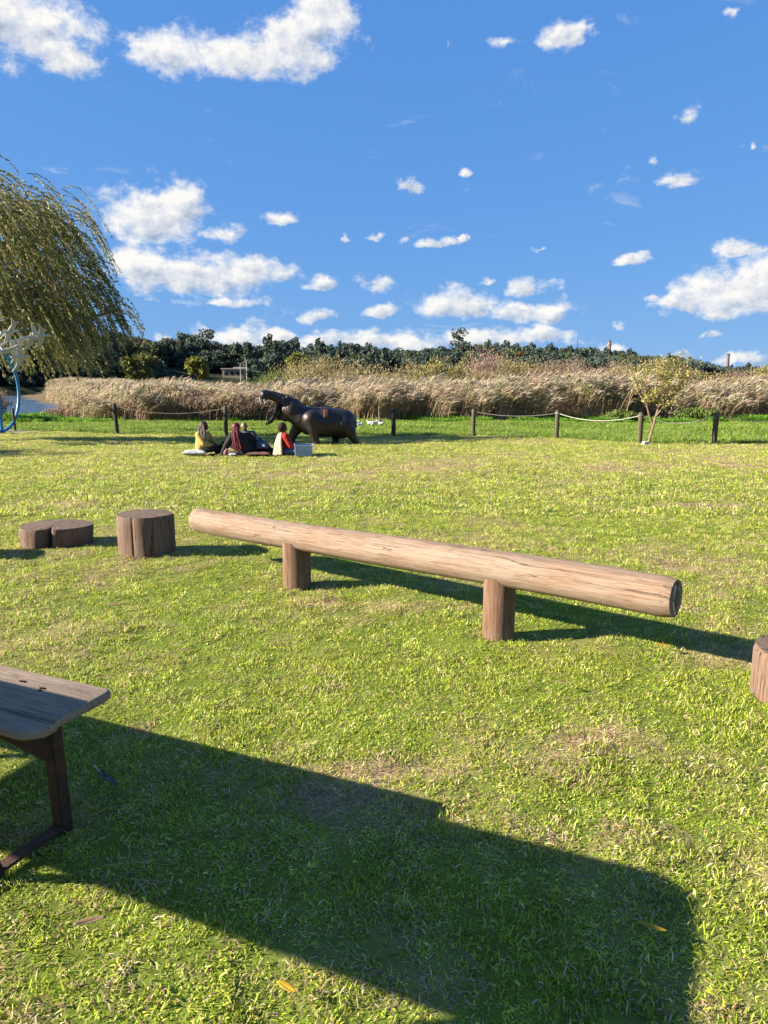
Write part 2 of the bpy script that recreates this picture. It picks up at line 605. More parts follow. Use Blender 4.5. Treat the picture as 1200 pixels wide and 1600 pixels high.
def scatter(name, pts, rot, scl, idx, coll, label=None):
    me = bpy.data.meshes.new(name)
    me.vertices.add(len(pts))
    me.vertices.foreach_set('co', np.asarray(pts, np.float32).ravel())
    a = me.attributes.new('rot', 'FLOAT_VECTOR', 'POINT')
    a.data.foreach_set('vector', np.asarray(rot, np.float32).ravel())
    a = me.attributes.new('scl', 'FLOAT_VECTOR', 'POINT')
    a.data.foreach_set('vector', np.asarray(scl, np.float32).ravel())
    a = me.attributes.new('pick', 'INT', 'POINT')
    a.data.foreach_set('value', np.asarray(idx, np.int32))
    me.update()
    o = bpy.data.objects.new(name, me)
    COL.objects.link(o)
    g = bpy.data.node_groups.new(name, 'GeometryNodeTree')
    g.interface.new_socket('Geometry', in_out='INPUT', socket_type='NodeSocketGeometry')
    g.interface.new_socket('Geometry', in_out='OUTPUT', socket_type='NodeSocketGeometry')
    n = g.nodes
    gi = n.new('NodeGroupInput')
    go = n.new('NodeGroupOutput')
    ci = n.new('GeometryNodeCollectionInfo')
    ci.inputs['Collection'].default_value = coll
    ci.inputs['Separate Children'].default_value = True
    ci.inputs['Reset Children'].default_value = True
    ip = n.new('GeometryNodeInstanceOnPoints')
    ip.inputs['Pick Instance'].default_value = True
    def at(nm, ty):
        q = n.new('GeometryNodeInputNamedAttribute')
        q.data_type = ty
        q.inputs['Name'].default_value = nm
        return q.outputs['Attribute']
    g.links.new(gi.outputs[0], ip.inputs['Points'])
    g.links.new(ci.outputs[0], ip.inputs['Instance'])
    g.links.new(at('pick', 'INT'), ip.inputs['Instance Index'])
    g.links.new(at('rot', 'FLOAT_VECTOR'), ip.inputs['Rotation'])
    g.links.new(at('scl', 'FLOAT_VECTOR'), ip.inputs['Scale'])
    g.links.new(ip.outputs[0], go.inputs[0])
    md = o.modifiers.new('scatter', 'NODES')
    md.node_group = g
    tag(o, label, kind='stuff')
    return o


GREENS = [(0.28, 0.38, 0.030), (0.355, 0.44, 0.038), (0.42, 0.48, 0.052), (0.20, 0.29, 0.026), (0.50, 0.53, 0.08)]
STRAWS = [(0.60, 0.50, 0.26), (0.50, 0.39, 0.19), (0.66, 0.57, 0.34), (0.40, 0.28, 0.14)]
DEADS = [(0.26, 0.16, 0.09), (0.44, 0.32, 0.20), (0.54, 0.41, 0.28)]

def jit(c, r, k=0.2):
    s = 1 + r.uniform(-k, k)
    return tuple(min(1, max(0, q * s * (1 + r.uniform(-0.06, 0.06)))) for q in c)


def blade(mb, r, root, az, L, w, lean, curl, col):
    """one bent, tapering blade of grass: 3 segments"""
    d = Vector((math.cos(az), math.sin(az), 0))
    sd = Vector((-d.y, d.x, 0))
    sd = (sd + Vector((0, 0, r.uniform(-0.6, 0.6)))).normalized()
    p = Vector(root)
    a = lean
    vs = [p - sd * w * 0.4, p + sd * w * 0.4]
    for k, ww in ((1, 0.5), (2, 0.38)):
        p = p + (d * math.sin(a) + Vector((0, 0, 1)) * math.cos(a)) * (L / 3)
        a += curl
        vs += [p - sd * w * ww, p + sd * w * ww]
    p = p + (d * math.sin(a) + Vector((0, 0, 1)) * math.cos(a)) * (L / 3)
    vs.append(p)
    mb.add(vs, [(0, 1, 3, 2), (2, 3, 5, 4), (4, 5, 6)], col)


def turf_tuft(seed, n, rad, lmin, lmax, w, dry, dead=0.05, lean=(0.2, 1.15)):
    r = random.Random(seed)
    mb = MB()
    base = r.choice(GREENS)
    for k in range(n):
        q = r.random()
        if q < dead:
            c = jit(r.choice(DEADS), r)
        elif q < dead + dry:
            c = jit(r.choice(STRAWS), r)
        else:
            c = jit(r.choice(GREENS + [base, base]), r, 0.32)
        isdry = q < dead + dry
        rr = rad * math.sqrt(r.random())
        th = r.uniform(0, 6.283)
        ln = r.uniform(*lean) + (0.25 if isdry else 0)
        blade(mb, r, (rr * math.cos(th), rr * math.sin(th), -0.006 + (0.008 * r.random() if isdry else 0)), r.uniform(0, 6.283),
              r.uniform(lmin, lmax), w * r.uniform(0.6, 1.3), ln, r.uniform(0.0, 0.55), c)
    return mb.mesh('turf_tuft')


def wedge_points(y0, y1, dens, rng, slope=0.60, margin=1.0, cond=None):
    w1 = slope * y1 + margin
    n = int((y1 - y0) * 2 * w1 * dens)
    x = rng.uniform(-w1, w1, n)
    y = rng.uniform(y0, y1, n)
    k = np.abs(x) < slope * y + margin
    if cond is not None:
        k &= cond(x, y)
    return x[k], y[k]


def build_turf():
    m = leaf_mat('grass_blade', 0.46, 0.6, 0.5, 0.3)
    near = [turf_tuft(s, 54, 0.05, 0.010, 0.026, 0.0036, 0.10, 0.03, (0.3, 1.45)) for s in range(5)] + \
           [turf_tuft(20 + s, 52, 0.05, 0.010, 0.029, 0.0034, 0.30, 0.06, (0.3, 1.45)) for s in range(3)] + \
           [turf_tuft(40 + s, 34, 0.055, 0.014, 0.036, 0.0032, 0.52, 0.32, (0.6, 1.55)) for s in range(3)]
    cn = proto_collection('near_tuft', near, m)
    far = [turf_tuft(60 + s, 60, 0.13, 0.018, 0.040, 0.0075, 0.20, 0.02, (0.3, 1.4)) for s in range(5)] + \
          [turf_tuft(80 + s, 60, 0.13, 0.018, 0.040, 0.007, 0.38, 0.03, (0.3, 1.4)) for s in range(3)] + \
          [turf_tuft(90 + s, 50, 0.13, 0.02, 0.05, 0.007, 0.72, 0.18, (0.8, 1.5)) for s in range(3)]
    cf = proto_collection('far_tuft', far, m)
    def go(name, y0, y1, dens, coll, smin, smax, seed, label):
        g = np.random.default_rng(seed)
        x, y = wedge_points(y0, y1, dens, g, cond=lambda a, b: b < fence_y(a) + 0.15)
        d = dryness(x, y) + g.normal(0, 0.10, len(x))
        idx = np.where(d < 0.50, g.integers(0, 5, len(x)), np.where(d < 0.66, g.integers(5, 8, len(x)), g.integers(8, 11, len(x))))
        dead = (fbm(x, y, 4.5, 36, 2) > 0.80) | (g.random(len(x)) < 0.03)
        idx = np.where(dead & (y < 9), g.integers(8, 11, len(x)), idx)
        bare = (d > 0.97) & (g.random(len(x)) < 0.35)
        lump = 0.40 + 1.6 * sstep(0.3, 0.75, fbm(x, y, 7.0, 31, 2)) * (0.7 + 0.5 * fbm(x, y, 1.5, 33, 2))
        s = g.uniform(smin, smax, len(x))
        zs = s * lump * np.where(d > 0.66, 0.7, 1.0)
        z = gz(x, y)
        rot = np.stack([g.normal(0, 0.12, len(x)), g.normal(0, 0.12, len(x)), g.uniform(0, 6.283, len(x))], -1)
        k = ~bare
        scatter(name, np.stack([x, y, z], -1)[k], rot[k], np.stack([s, s, zs], -1)[k], idx[k], coll, label)
    go('lawn_grass', 1.1, 4.2, 950, cn, 0.8, 1.25, 1, 'short coarse green lawn grass with straw blades in the foreground')
    go('lawn_grass', 4.2, 9.0, 420, cn, 1.0, 1.5, 2, 'short green lawn grass around the log and the stumps')
    go('lawn_grass', 9.0, 30.0, 70, cf, 1.0, 1.6, 3, 'pale mown lawn grass reaching back to the rope fence')

build_turf()


def build_rough_grass():
    m = leaf_mat('rough_grass_blade', 0.4, 0.35, 0.55, 0.25)
    ms = []
    for s in range(5):
        r = random.Random(200 + s)
        mb = MB()
        for k in range(46):
            c = jit(r.choice([(0.15, 0.27, 0.02), (0.20, 0.32, 0.03), (0.26, 0.34, 0.05), (0.12, 0.22, 0.02), (0.36, 0.33, 0.14)]), r)
            rr = 0.22 * math.sqrt(r.random())
            th = r.uniform(0, 6.283)
            blade(mb, r, (rr * math.cos(th), rr * math.sin(th), -0.02), r.uniform(0, 6.283), r.uniform(0.10, 0.24), 0.016, r.uniform(0.1, 0.9), r.uniform(0, 0.5), c)
        ms.append(mb.mesh('rough_tuft'))
    for s in range(2):                     # broad leaved weeds
        r = random.Random(230 + s)
        mb = MB()
        for k in range(50):
            c = jit(r.choice([(0.10, 0.24, 0.02), (0.17, 0.33, 0.03), (0.22, 0.36, 0.05)]), r)
            rr = 0.2 * math.sqrt(r.random())
            th = r.uniform(0, 6.283)
            blade(mb, r, (rr * math.cos(th), rr * math.sin(th), -0.02), th + r.uniform(-0.7, 0.7), r.uniform(0.25, 0.5), 0.06, r.uniform(0.2, 1.0), r.uniform(0, 0.5), c)
        ms.append(mb.mesh('weed_tuft'))
    c = proto_collection('rough_tuft', ms, m)
    g = np.random.default_rng(5)
    x, y = wedge_points(20.0, 44.0, 22, g, margin=2, cond=lambda a, b: (b > fence_y(a) + 0.1) & (pond_mask(a, b) < 0.3))
    z = gz(x, y)
    w = (y > 36.5) & (fbm(x, y, 0.45, 40) > 0.52)
    idx = np.where(w, g.integers(5, 7, len(x)), g.integers(0, 5, len(x)))
    s = g.uniform(0.8, 1.3, len(x)) * (0.5 + 1.0 * fbm(x, y, 0.5, 41))
    rot = np.stack([0 * x, 0.1 + 0 * x, g.uniform(0, 6.283, len(x))], -1)
    scatter('rough_grass', np.stack([x, y, z], -1), rot, np.stack([s, s, s * 0.75], -1), idx, c, 'bright green unmown grass between the rope fence and the reeds')

build_rough_grass()


def ribbon(mb, pts, w, col, side=None):
    """tapering flat ribbon along pts"""
    vs = []
    n = len(pts)
    for i, p in enumerate(pts):
        p = Vector(p)
        t = (Vector(pts[min(i + 1, n - 1)]) - Vector(pts[max(i - 1, 0)])).normalized()
        s = side if side is not None else t.cross(Vector((0.3, 1, 0.2))).normalized()
        ww = w * (1 - 0.75 * (i / (n - 1)) ** 2)
        vs += [p - s * ww / 2, p + s * ww / 2]
    mb.add(vs, [(2 * i, 2 * i + 1, 2 * i + 3, 2 * i + 2) for i in range(n - 1)], col)


def reed_clump(seed, green=0.3, n=13):
    r = random.Random(seed)
    mb = MB()
    for k in range(n):
        x0, y0 = r.uniform(-0.45, 0.45), r.uniform(-0.45, 0.45)
        H = r.uniform(1.75, 2.55)
        lean = r.uniform(0.04, 0.30)
        ly = r.uniform(-0.15, 0.15)
        path = [Vector((x0 + lean * H * q ** 1.8, y0 + ly * q, H * q * (1 - 0.06 * q))) for q in (0, 0.3, 0.6, 0.85, 1.0)]
        tan = jit(r.choice([(0.43, 0.30, 0.20), (0.36, 0.245, 0.17), (0.47, 0.36, 0.23)]), r)
        ribbon(mb, path, 0.022, tan, Vector((r.uniform(0.5, 1), r.uniform(-0.8, 0.8), 0)).normalized())
        for j in range(r.randint(4, 6)):
            q = r.uniform(0.25, 0.92)
            i = min(3, int(q * 4))
            p = path[i].lerp(path[i + 1], (q * 4) % 1)
            L = r.uniform(0.35, 0.7)
            a = r.uniform(-0.5, 0.5)
            up = r.uniform(0.3, 1.5)
            d = Vector((math.cos(a), math.sin(a), 0)) * (1 if r.random() < 0.8 else -0.6)
            c = jit((0.24, 0.28, 0.11), r, 0.3) if r.random() < green else jit(r.choice([(0.49, 0.38, 0.24), (0.41, 0.285, 0.20), (0.54, 0.44, 0.295), (0.32, 0.31, 0.145)]), r)
            ribbon(mb, [p, p + d * L * 0.5 + Vector((0, 0, up * L * 0.5)), p + d * L + Vector((0, 0, up * L * 0.35))], 0.035, c,
                   Vector((-d.y, d.x, r.uniform(-0.8, 0.8))).normalized())
        if r.random() < 0.8:                 # plume
            top = path[-1]
            for j in range(6):
                d = Vector((r.uniform(0.08, 0.4), r.uniform(-0.15, 0.15), r.uniform(0.0, 0.32)))
                c = jit(r.choice([(0.49, 0.395, 0.29), (0.41, 0.305, 0.225), (0.53, 0.445, 0.33)]), r)
                b = top - Vector((lean * 0.2 * j / 6, 0, 0.05 * j))
                ribbon(mb, [b, b + d * 0.5, b + d + Vector((0, 0, -0.06))], 0.05, c, Vector((-d.y, d.x, r.uniform(-1, 1))).normalized())
    return mb.mesh('reed_clump')


def build_reeds():
    m = leaf_mat('reed_leaf', 0.45, 0.35, 0.7, 0.15)
    c = proto_collection('reed_clump', [reed_clump(300 + s, 0.12) for s in range(4)] + [reed_clump(320 + s, 0.55) for s in range(3)], m)
    g = np.random.default_rng(8)
    def land(a, b):
        edge = 38.6 + 4.5 * (fbm(a, b * 0 + 3, 0.30, 50, 4) - 0.5)
        leftlim = -0.445 * b + 1.5
        return (b > edge) & (a > -bank(b) * b + 2.2 + 2.5 * (fbm(a, b, 0.3, 55) - 0.5)) & (pond_mask(a, b) < 0.1)
    xs, ys = [], []
    for y0, y1, dn in ((37, 42, 2.6), (42, 50, 2.0), (50, 62, 1.4), (62, 78, 0.9)):
        x, y = wedge_points(y0, y1, dn, g, 0.60, 3, land)
        xs.append(x)
        ys.append(y)
    x = np.concatenate(xs)
    y = np.concatenate(ys)
    # bank on the far side of the pond
    xb, yb = wedge_points(60, 150, 1.1, g, 0.62, 2, lambda a, b: (a < -bank(b) * b + 12) & (pond_mask(a, b) < 0.5))
    x = np.concatenate([x, xb])
    y = np.concatenate([y, yb])
    gr = fbm(x, y, 0.16, 52, 3) + g.normal(0, 0.08, len(x))
    idx = np.where(gr > 0.53, g.integers(4, 7, len(x)), g.integers(0, 4, len(x)))
    h = 0.42 + 0.80 * fbm(x, y, 0.20, 53, 4) + g.uniform(-0.14, 0.16, len(x))
    h *= np.where(x < -8, 0.86, 1.0) * np.where(y < 39.3, 0.8, 1.0)
    rot = np.stack([g.normal(0, 0.06, len(x)), g.normal(0, 0.08, len(x)), g.normal(0, 0.5, len(x))], -1)
    w = g.uniform(0.9, 1.4, len(x)) * np.where(y > 50, 1.35, 1)
    scatter('reeds', np.stack([x, y, np.maximum(gz(x, y), -1.2) - 0.05], -1), rot, np.stack([w, w, h], -1), idx, c,
            'tall dry tan reeds with feathery plumes bent by the wind')

build_reeds()


# ------------------------------------------------------------------ trees and bushes
def crown_quads(mb, r, centre, rad, n, size, cols, up=0.0, stretch=1.0, shell=0.5):
    """leaf sized faces spread through an uneven crown volume"""
    for k in range(n):
        while True:
            v = Vector((r.uniform(-1, 1), r.uniform(-1, 1), r.uniform(-1, 1)))
            if 0.02 < v.length < 1:
                break
        v = v.normalized() * (v.length ** shell)
        p = Vector(centre) + Vector((v.x * rad[0], v.y * rad[1], v.z * rad[2]))
        d = Vector((r.uniform(-1, 1), r.uniform(-1, 1), r.uniform(-1, 1) + up)) + v * 0.6
        d.normalize()
        s = d.cross(Vector((r.uniform(-1, 1), r.uniform(-1, 1), r.uniform(-1, 1)))).normalized()
        L = size * r.uniform(0.6, 1.4)
        W = L / stretch
        mb.add([p - d * L / 2, p + s * W / 2, p + d * L / 2, p - s * W / 2], [(0, 1, 2, 3)], jit(r.choice(cols), r, 0.25))


def tree_crown(seed, rad, clumps, per, size, cols, z0=0.0, shape=1.0):
    r = random.Random(seed)
    mb = MB()
    for k in range(clumps):
        a = r.uniform(0, 6.283)
        q = r.random() ** 0.5
        zz = r.uniform(-0.75, 0.95)
        prof = math.sqrt(max(0.05, 1 - zz * zz)) ** shape
        c = (rad[0] * q * prof * math.cos(a), rad[1] * q * prof * math.sin(a), z0 + rad[2] * zz)
        s = r.uniform(0.22, 0.42)
        crown_quads(mb, r, c, (rad[0] * s, rad[1] * s, rad[2] * s * 0.8), per, size, cols, 0.2, 1.5, 0.45)
    return mb


DARK = [(0.062, 0.09, 0.066), (0.074, 0.104, 0.075), (0.052, 0.075, 0.06), (0.088, 0.112, 0.078)]  # crown greens made lighter and bluer to stand in for distance haze
OLIVE = [(0.085, 0.10, 0.04), (0.07, 0.09, 0.036), (0.105, 0.115, 0.045)]
BROWNG = [(0.12, 0.10, 0.065), (0.10, 0.09, 0.06), (0.14, 0.11, 0.07)]

def build_wood():
    m = leaf_mat('wood_leaf', 0.2, 0.4, 0.7, 0.15)
    meshes = []
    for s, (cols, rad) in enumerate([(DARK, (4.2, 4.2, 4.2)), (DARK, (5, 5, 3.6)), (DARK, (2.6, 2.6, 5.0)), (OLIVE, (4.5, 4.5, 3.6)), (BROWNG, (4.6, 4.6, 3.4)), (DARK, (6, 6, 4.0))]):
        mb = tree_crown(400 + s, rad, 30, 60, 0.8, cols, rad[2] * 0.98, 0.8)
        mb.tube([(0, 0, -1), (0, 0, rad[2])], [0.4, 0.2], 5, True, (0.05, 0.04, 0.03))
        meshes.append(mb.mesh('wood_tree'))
    c = proto_collection('wood_tree', meshes, m)
    g = np.random.default_rng(9)
    n = 3400
    x = np.concatenate([g.uniform(-330, 180, n), g.uniform(180, 780, 1100)])
    ry = np.interp(x, RX, RY)
    k = 1.15 - 1.1 * g.random(len(x)) ** 1.3
    y = ry - 150 + 150 * k
    ok = (np.abs(x) < 0.66 * y) & ~((x > -76) & (x < -37) & (y > 180) & (y < 246)) & ~((x > 340) & (x < 400) & (y < 825) & (y > 790))
    x, y = x[ok], y[ok]
    z = hill_z(x, y) - 0.3
    br = fbm(x, y, 0.02, 60, 3)
    idx = np.where(br > 0.62, g.choice([3, 4, 4], len(x)), g.choice([0, 1, 2, 5, 0, 1, 3], len(x)))
    s = g.uniform(0.65, 1.15, len(x)) * np.where(x > 200, 0.95, 1.0)
    rot = np.stack([0 * x, 0 * x, g.uniform(0, 6.283, len(x))], -1)
    scatter('far_wood', np.stack([x, y, z], -1), rot, np.stack([s, s, s * g.uniform(0.8, 1.15, len(x))], -1), idx, c,
            'dark wooded hillside along the horizon')

build_wood()


def bush(loc, w, h, kind, seed, label, group='bushes behind the reeds'):
    """shrub of many upright twigs: stems and a ragged crown"""
    pal = {'pink': [(0.27, 0.185, 0.145), (0.33, 0.235, 0.18), (0.22, 0.15, 0.12), (0.31, 0.24, 0.15)],
           'tan': [(0.27, 0.215, 0.10), (0.22, 0.185, 0.09), (0.31, 0.25, 0.13), (0.18, 0.165, 0.07)],
           'yellow': [(0.28, 0.235, 0.085), (0.24, 0.22, 0.08), (0.20, 0.20, 0.075), (0.30, 0.24, 0.10)],
           'green': [(0.12, 0.17, 0.04), (0.16, 0.20, 0.05), (0.10, 0.14, 0.04)],
           'brown': [(0.20, 0.13, 0.09), (0.26, 0.18, 0.125), (0.16, 0.10, 0.075), (0.29, 0.22, 0.14)],
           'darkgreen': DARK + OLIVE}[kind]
    r = random.Random(seed)
    root = empty('bush', loc, label, 'bush', group)
    st = MB()
    cr = MB()
    ns = 34
    for k in range(ns):
        a = r.uniform(0, 6.283)
        q = r.random() ** 0.6
        tip = Vector((w * 0.5 * q * math.cos(a) + 0.12 * h, w * 0.5 * q * math.sin(a), h * (1 - 0.45 * q * q) * r.uniform(0.8, 1.02)))
        mid = Vector((tip.x * 0.35, tip.y * 0.35, tip.z * 0.5))
        st.tube([(r.uniform(-0.2, 0.2), r.uniform(-0.2, 0.2), -0.2), mid, tip * 0.97], [0.05, 0.03, 0.01], 4, True, jit((0.16, 0.11, 0.08), r))
        for j in range(150):
            u = r.uniform(0.25, 1.0)
            p = (mid * (2 * u) if u < 0.5 else mid.lerp(tip, (u - 0.5) * 2))
            sp = 0.10 * w * (1.25 - 0.5 * u)
            p = p + Vector((r.gauss(0, sp), r.gauss(0, sp), r.gauss(0, 0.05 * h)))
            if p.z < 0.05 * h:
                p.z = 0.05 * h + r.random() * 0.2 * h
            d = Vector((r.uniform(-0.5, 0.9), r.uniform(-0.6, 0.6), r.uniform(0.3, 1.3))).normalized()
            s = d.cross(Vector((r.uniform(-1, 1), r.uniform(-1, 1), r.uniform(-1, 1)))).normalized()
            L = r.uniform(0.18, 0.42) * (0.45 + 0.08 * h)
            W = L * (0.2 if kind in ('pink', 'brown') else 0.38)
            cr.add([p - d * L / 2, p + s * W / 2, p + d * L / 2, p - s * W / 2], [(0, 1, 2, 3)], jit(r.choice(pal), r, 0.22))
    st.build('stem', leaf_mat('twig_bark', 0.0, 0.2, 0.9, 0.1), root)
    cr.build('crown', leaf_mat('bush_leaf', 0.3, 0.15, 0.75, 0.1), root, False)
    return root


def build_bushes():
    L = [(-9.7, 85, 9, 4.9, 'tan', 'wide tan bush behind the reeds, leftmost of the row above the hippo head'),
         (-7.0, 79, 7, 4.9, 'tan', 'rounded olive tan bush rising straight behind the hippo shoulders'),
         (-2.7, 75, 7.5, 4.6, 'tan', 'rounded tan bush above the hippo rump behind reeds'),
         (2.6, 86, 5, 4.4, 'tan', 'small tan bush between two larger ones above the leaning dark fence post'),
         (4.4, 70, 3.8, 4.4, 'yellow', 'yellow autumn bush left of the tall pink bare bush'),
         (6.7, 74, 3.6, 4.0, 'yellow', 'low golden bush touching the left side of the tall pink bush'),
         (10.3, 80, 6.0, 6.1, 'pink', 'tallest pinkish bare bush behind the reeds near picture centre'),
         (13.6, 84, 4.5, 5.3, 'yellow', 'olive yellow bush just right of the tallest pink bush'),
         (16.8, 90, 7, 5.9, 'tan', 'broad tan bush reaching the wood, second right of tallest pink bush'),
         (20.3, 88, 6, 5.3, 'pink', 'pinkish bare bush above the third fence post from the right'),
         (24.8, 95, 6.5, 5.9, 'pink', 'pinkish bush below the gap left of the far tower'),
         (25.0, 80, 4, 4.3, 'yellow', 'low yellow green bush in front of the pink bushes below the tower'),
         (28.6, 92, 5.5, 5.6, 'pink', 'upright pink twiggy bush directly below the far stone tower'),
         (30.6, 85, 6, 5.9, 'tan', 'large olive tan bush just behind the sapling crown'),
         (36.0, 92, 6, 4.6, 'pink', 'low pinkish bush immediately right of the sapling crown'),
         (40.2, 98, 7, 4.2, 'tan', 'low tan bush beneath the pale flat topped mound'),
         (45.5, 92, 7, 4.0, 'pink', 'low pinkish bush beneath the far chimney'),
         (49.6, 93, 6, 5.2, 'yellow', 'yellow green bush at the right edge behind the reeds'),
         (-14.2, 92, 6, 3.4, 'green', 'low green bush left of the tan row, above the picnic group'),
         (0.3, 70, 5, 3.3, 'tan', 'low tan shrub filling the reeds above the white birds'),
         (8.6, 68, 6, 3.4, 'tan', 'low tan shrub at the foot of the tallest pink bush'),
         (14.8, 72, 6, 3.8, 'pink', 'low pinkish shrub in front of the olive bush right of centre'),
         (19.0, 74, 6, 3.9, 'tan', 'low tan shrub above the left rope post'),
         (23.4, 72, 5, 3.7, 'pink', 'low pinkish shrub between the rope post and the sapling'),
         (33.5, 74, 6, 3.6, 'tan', 'low tan shrub just right of the sapling crown at reed top'),
         (38.5, 78, 6, 3.4, 'pink', 'low pinkish shrub above the rightmost visible fence post'),
         (43.5, 80, 6, 3.6, 'tan', 'low tan shrub near right edge in front of the chimney')]
    for k, (x, y, w, h, kd, lb) in enumerate(L):
        bush((x, y, gzf(x, y) - 0.1), w * 1.25, h * (1.04 if x < 12 else 0.92), kd, 500 + k, lb)
    B = [(-17.7, 41.6, 3.6, 0.95, 'brown', 'low brown bush on the near bank right of the pond water'),
         (-20.9, 37.6, 2.6, 1.7, 'brown', 'brown twiggy bush behind the blue ring sculpture'),
         (-15.4, 41.4, 3.2, 1.3, 'brown', 'low reddish brown bush behind the leaning left fence post'),
         (-10.0, 39.4, 3.6, 1.9, 'brown', 'dark brown bush in front of reeds above the yellow jacket'),
         (-7.6, 39.0, 2.6, 1.7, 'brown', 'dark brown bush in front of reeds behind the red braids'),
         (16.6, 38.6, 2.2, 0.8, 'green', 'small bright green bush at reed foot right of the sapling'),
         (12.4, 37.8, 1.6, 0.7, 'green', 'small bright green bush at reed foot behind the sapling trunk')]
    for k, (x, y, w, h, kd, lb) in enumerate(B):
        bush((x, y, gzf(x, y)), w, h, kd, 560 + k, lb, 'bushes at the foot of the reeds')

build_bushes()


def far_tree(loc, h, rad, cols, seed, label, trunk=0.35, group='single trees on the hillside', shape=0.8, size=0.9, clumps=24, per=36):
    root = empty('tree', loc, label, 'tree', group)
    mb = tree_crown(seed, (rad, rad, h * (1 - trunk) / 2), clumps, per, size, cols, h * (trunk + (1 - trunk) / 2), shape)
    mb.build('crown', leaf_mat('tree_leaf', 0.25, 0.1, 0.7, 0.15), root, False)
    t = MB()
    t.tube([(0, 0, -0.5), (0.1, 0, h * trunk), (0, 0.05, h * 0.8)], [0.05 * h * 0.6, 0.03 * h * 0.6, 0.05], 7, True, (0.10, 0.075, 0.055))
    r = random.Random(seed)
    for k in range(5):
        a = r.uniform(0, 6.283)
        t.tube([(0, 0, h * trunk * r.uniform(0.7, 1.2)), (rad * 0.55 * math.cos(a), rad * 0.55 * math.sin(a), h * r.uniform(0.6, 0.85))], [0.12, 0.04], 5, True, (0.10, 0.075, 0.055))
    t.build('trunk', leaf_mat('twig_bark', 0.0, 0.2, 0.9, 0.1), root)
    return root


def build_single_trees():
    YG = [(0.16, 0.17, 0.03), (0.20, 0.20, 0.04), (0.13, 0.14, 0.03)]
    for k, (x, y, h, rad, cols, tr, lb) in enumerate([
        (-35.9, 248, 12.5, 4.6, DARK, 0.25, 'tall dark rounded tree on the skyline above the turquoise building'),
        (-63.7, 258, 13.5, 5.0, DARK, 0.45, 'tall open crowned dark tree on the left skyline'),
        (-44.6, 240, 10.5, 1.8, DARK, 0.3, 'thin spindly dark tree just left of the turquoise building'),
        (-38.4, 150, 4.9, 2.4, YG, 0.12, 'small bright yellow green round tree left of the pale roof'),
        (-46.3, 138, 6.0, 3.0, OLIVE + YG, 0.15, 'olive green tree at the foot of hill beside the willow'),
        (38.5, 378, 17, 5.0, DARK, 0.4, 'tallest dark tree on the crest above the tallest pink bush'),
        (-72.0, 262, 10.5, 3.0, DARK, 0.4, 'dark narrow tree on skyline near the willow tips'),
        (55.0, 300, 9.0, 4.5, [(0.15, 0.075, 0.03), (0.12, 0.07, 0.03)], 0.2, 'rusty brown tree in the wood right of tallest pink bush'),
        (24.0, 200, 8.5, 3.2, [(0.10, 0.13, 0.05), (0.12, 0.15, 0.06)], 0.2, 'pale green tree just left of the tallest pink bush top'),
        (-22.4, 190, 8.2, 3.0, YG, 0.2, 'yellow green tree poking above the tan bushes behind hippo head'),
        ]):
        z = hill_z(np.array([x]), np.array([float(y)]))[0] if y > np.interp(x, RX, RY) - 150 else gzf(x, y)
        if k == 3:
            z = 1.7
        if k == 4:
            z = 0.9
        far_tree((x, y, z), h, rad, cols, 600 + k, lb, tr)

build_single_trees()


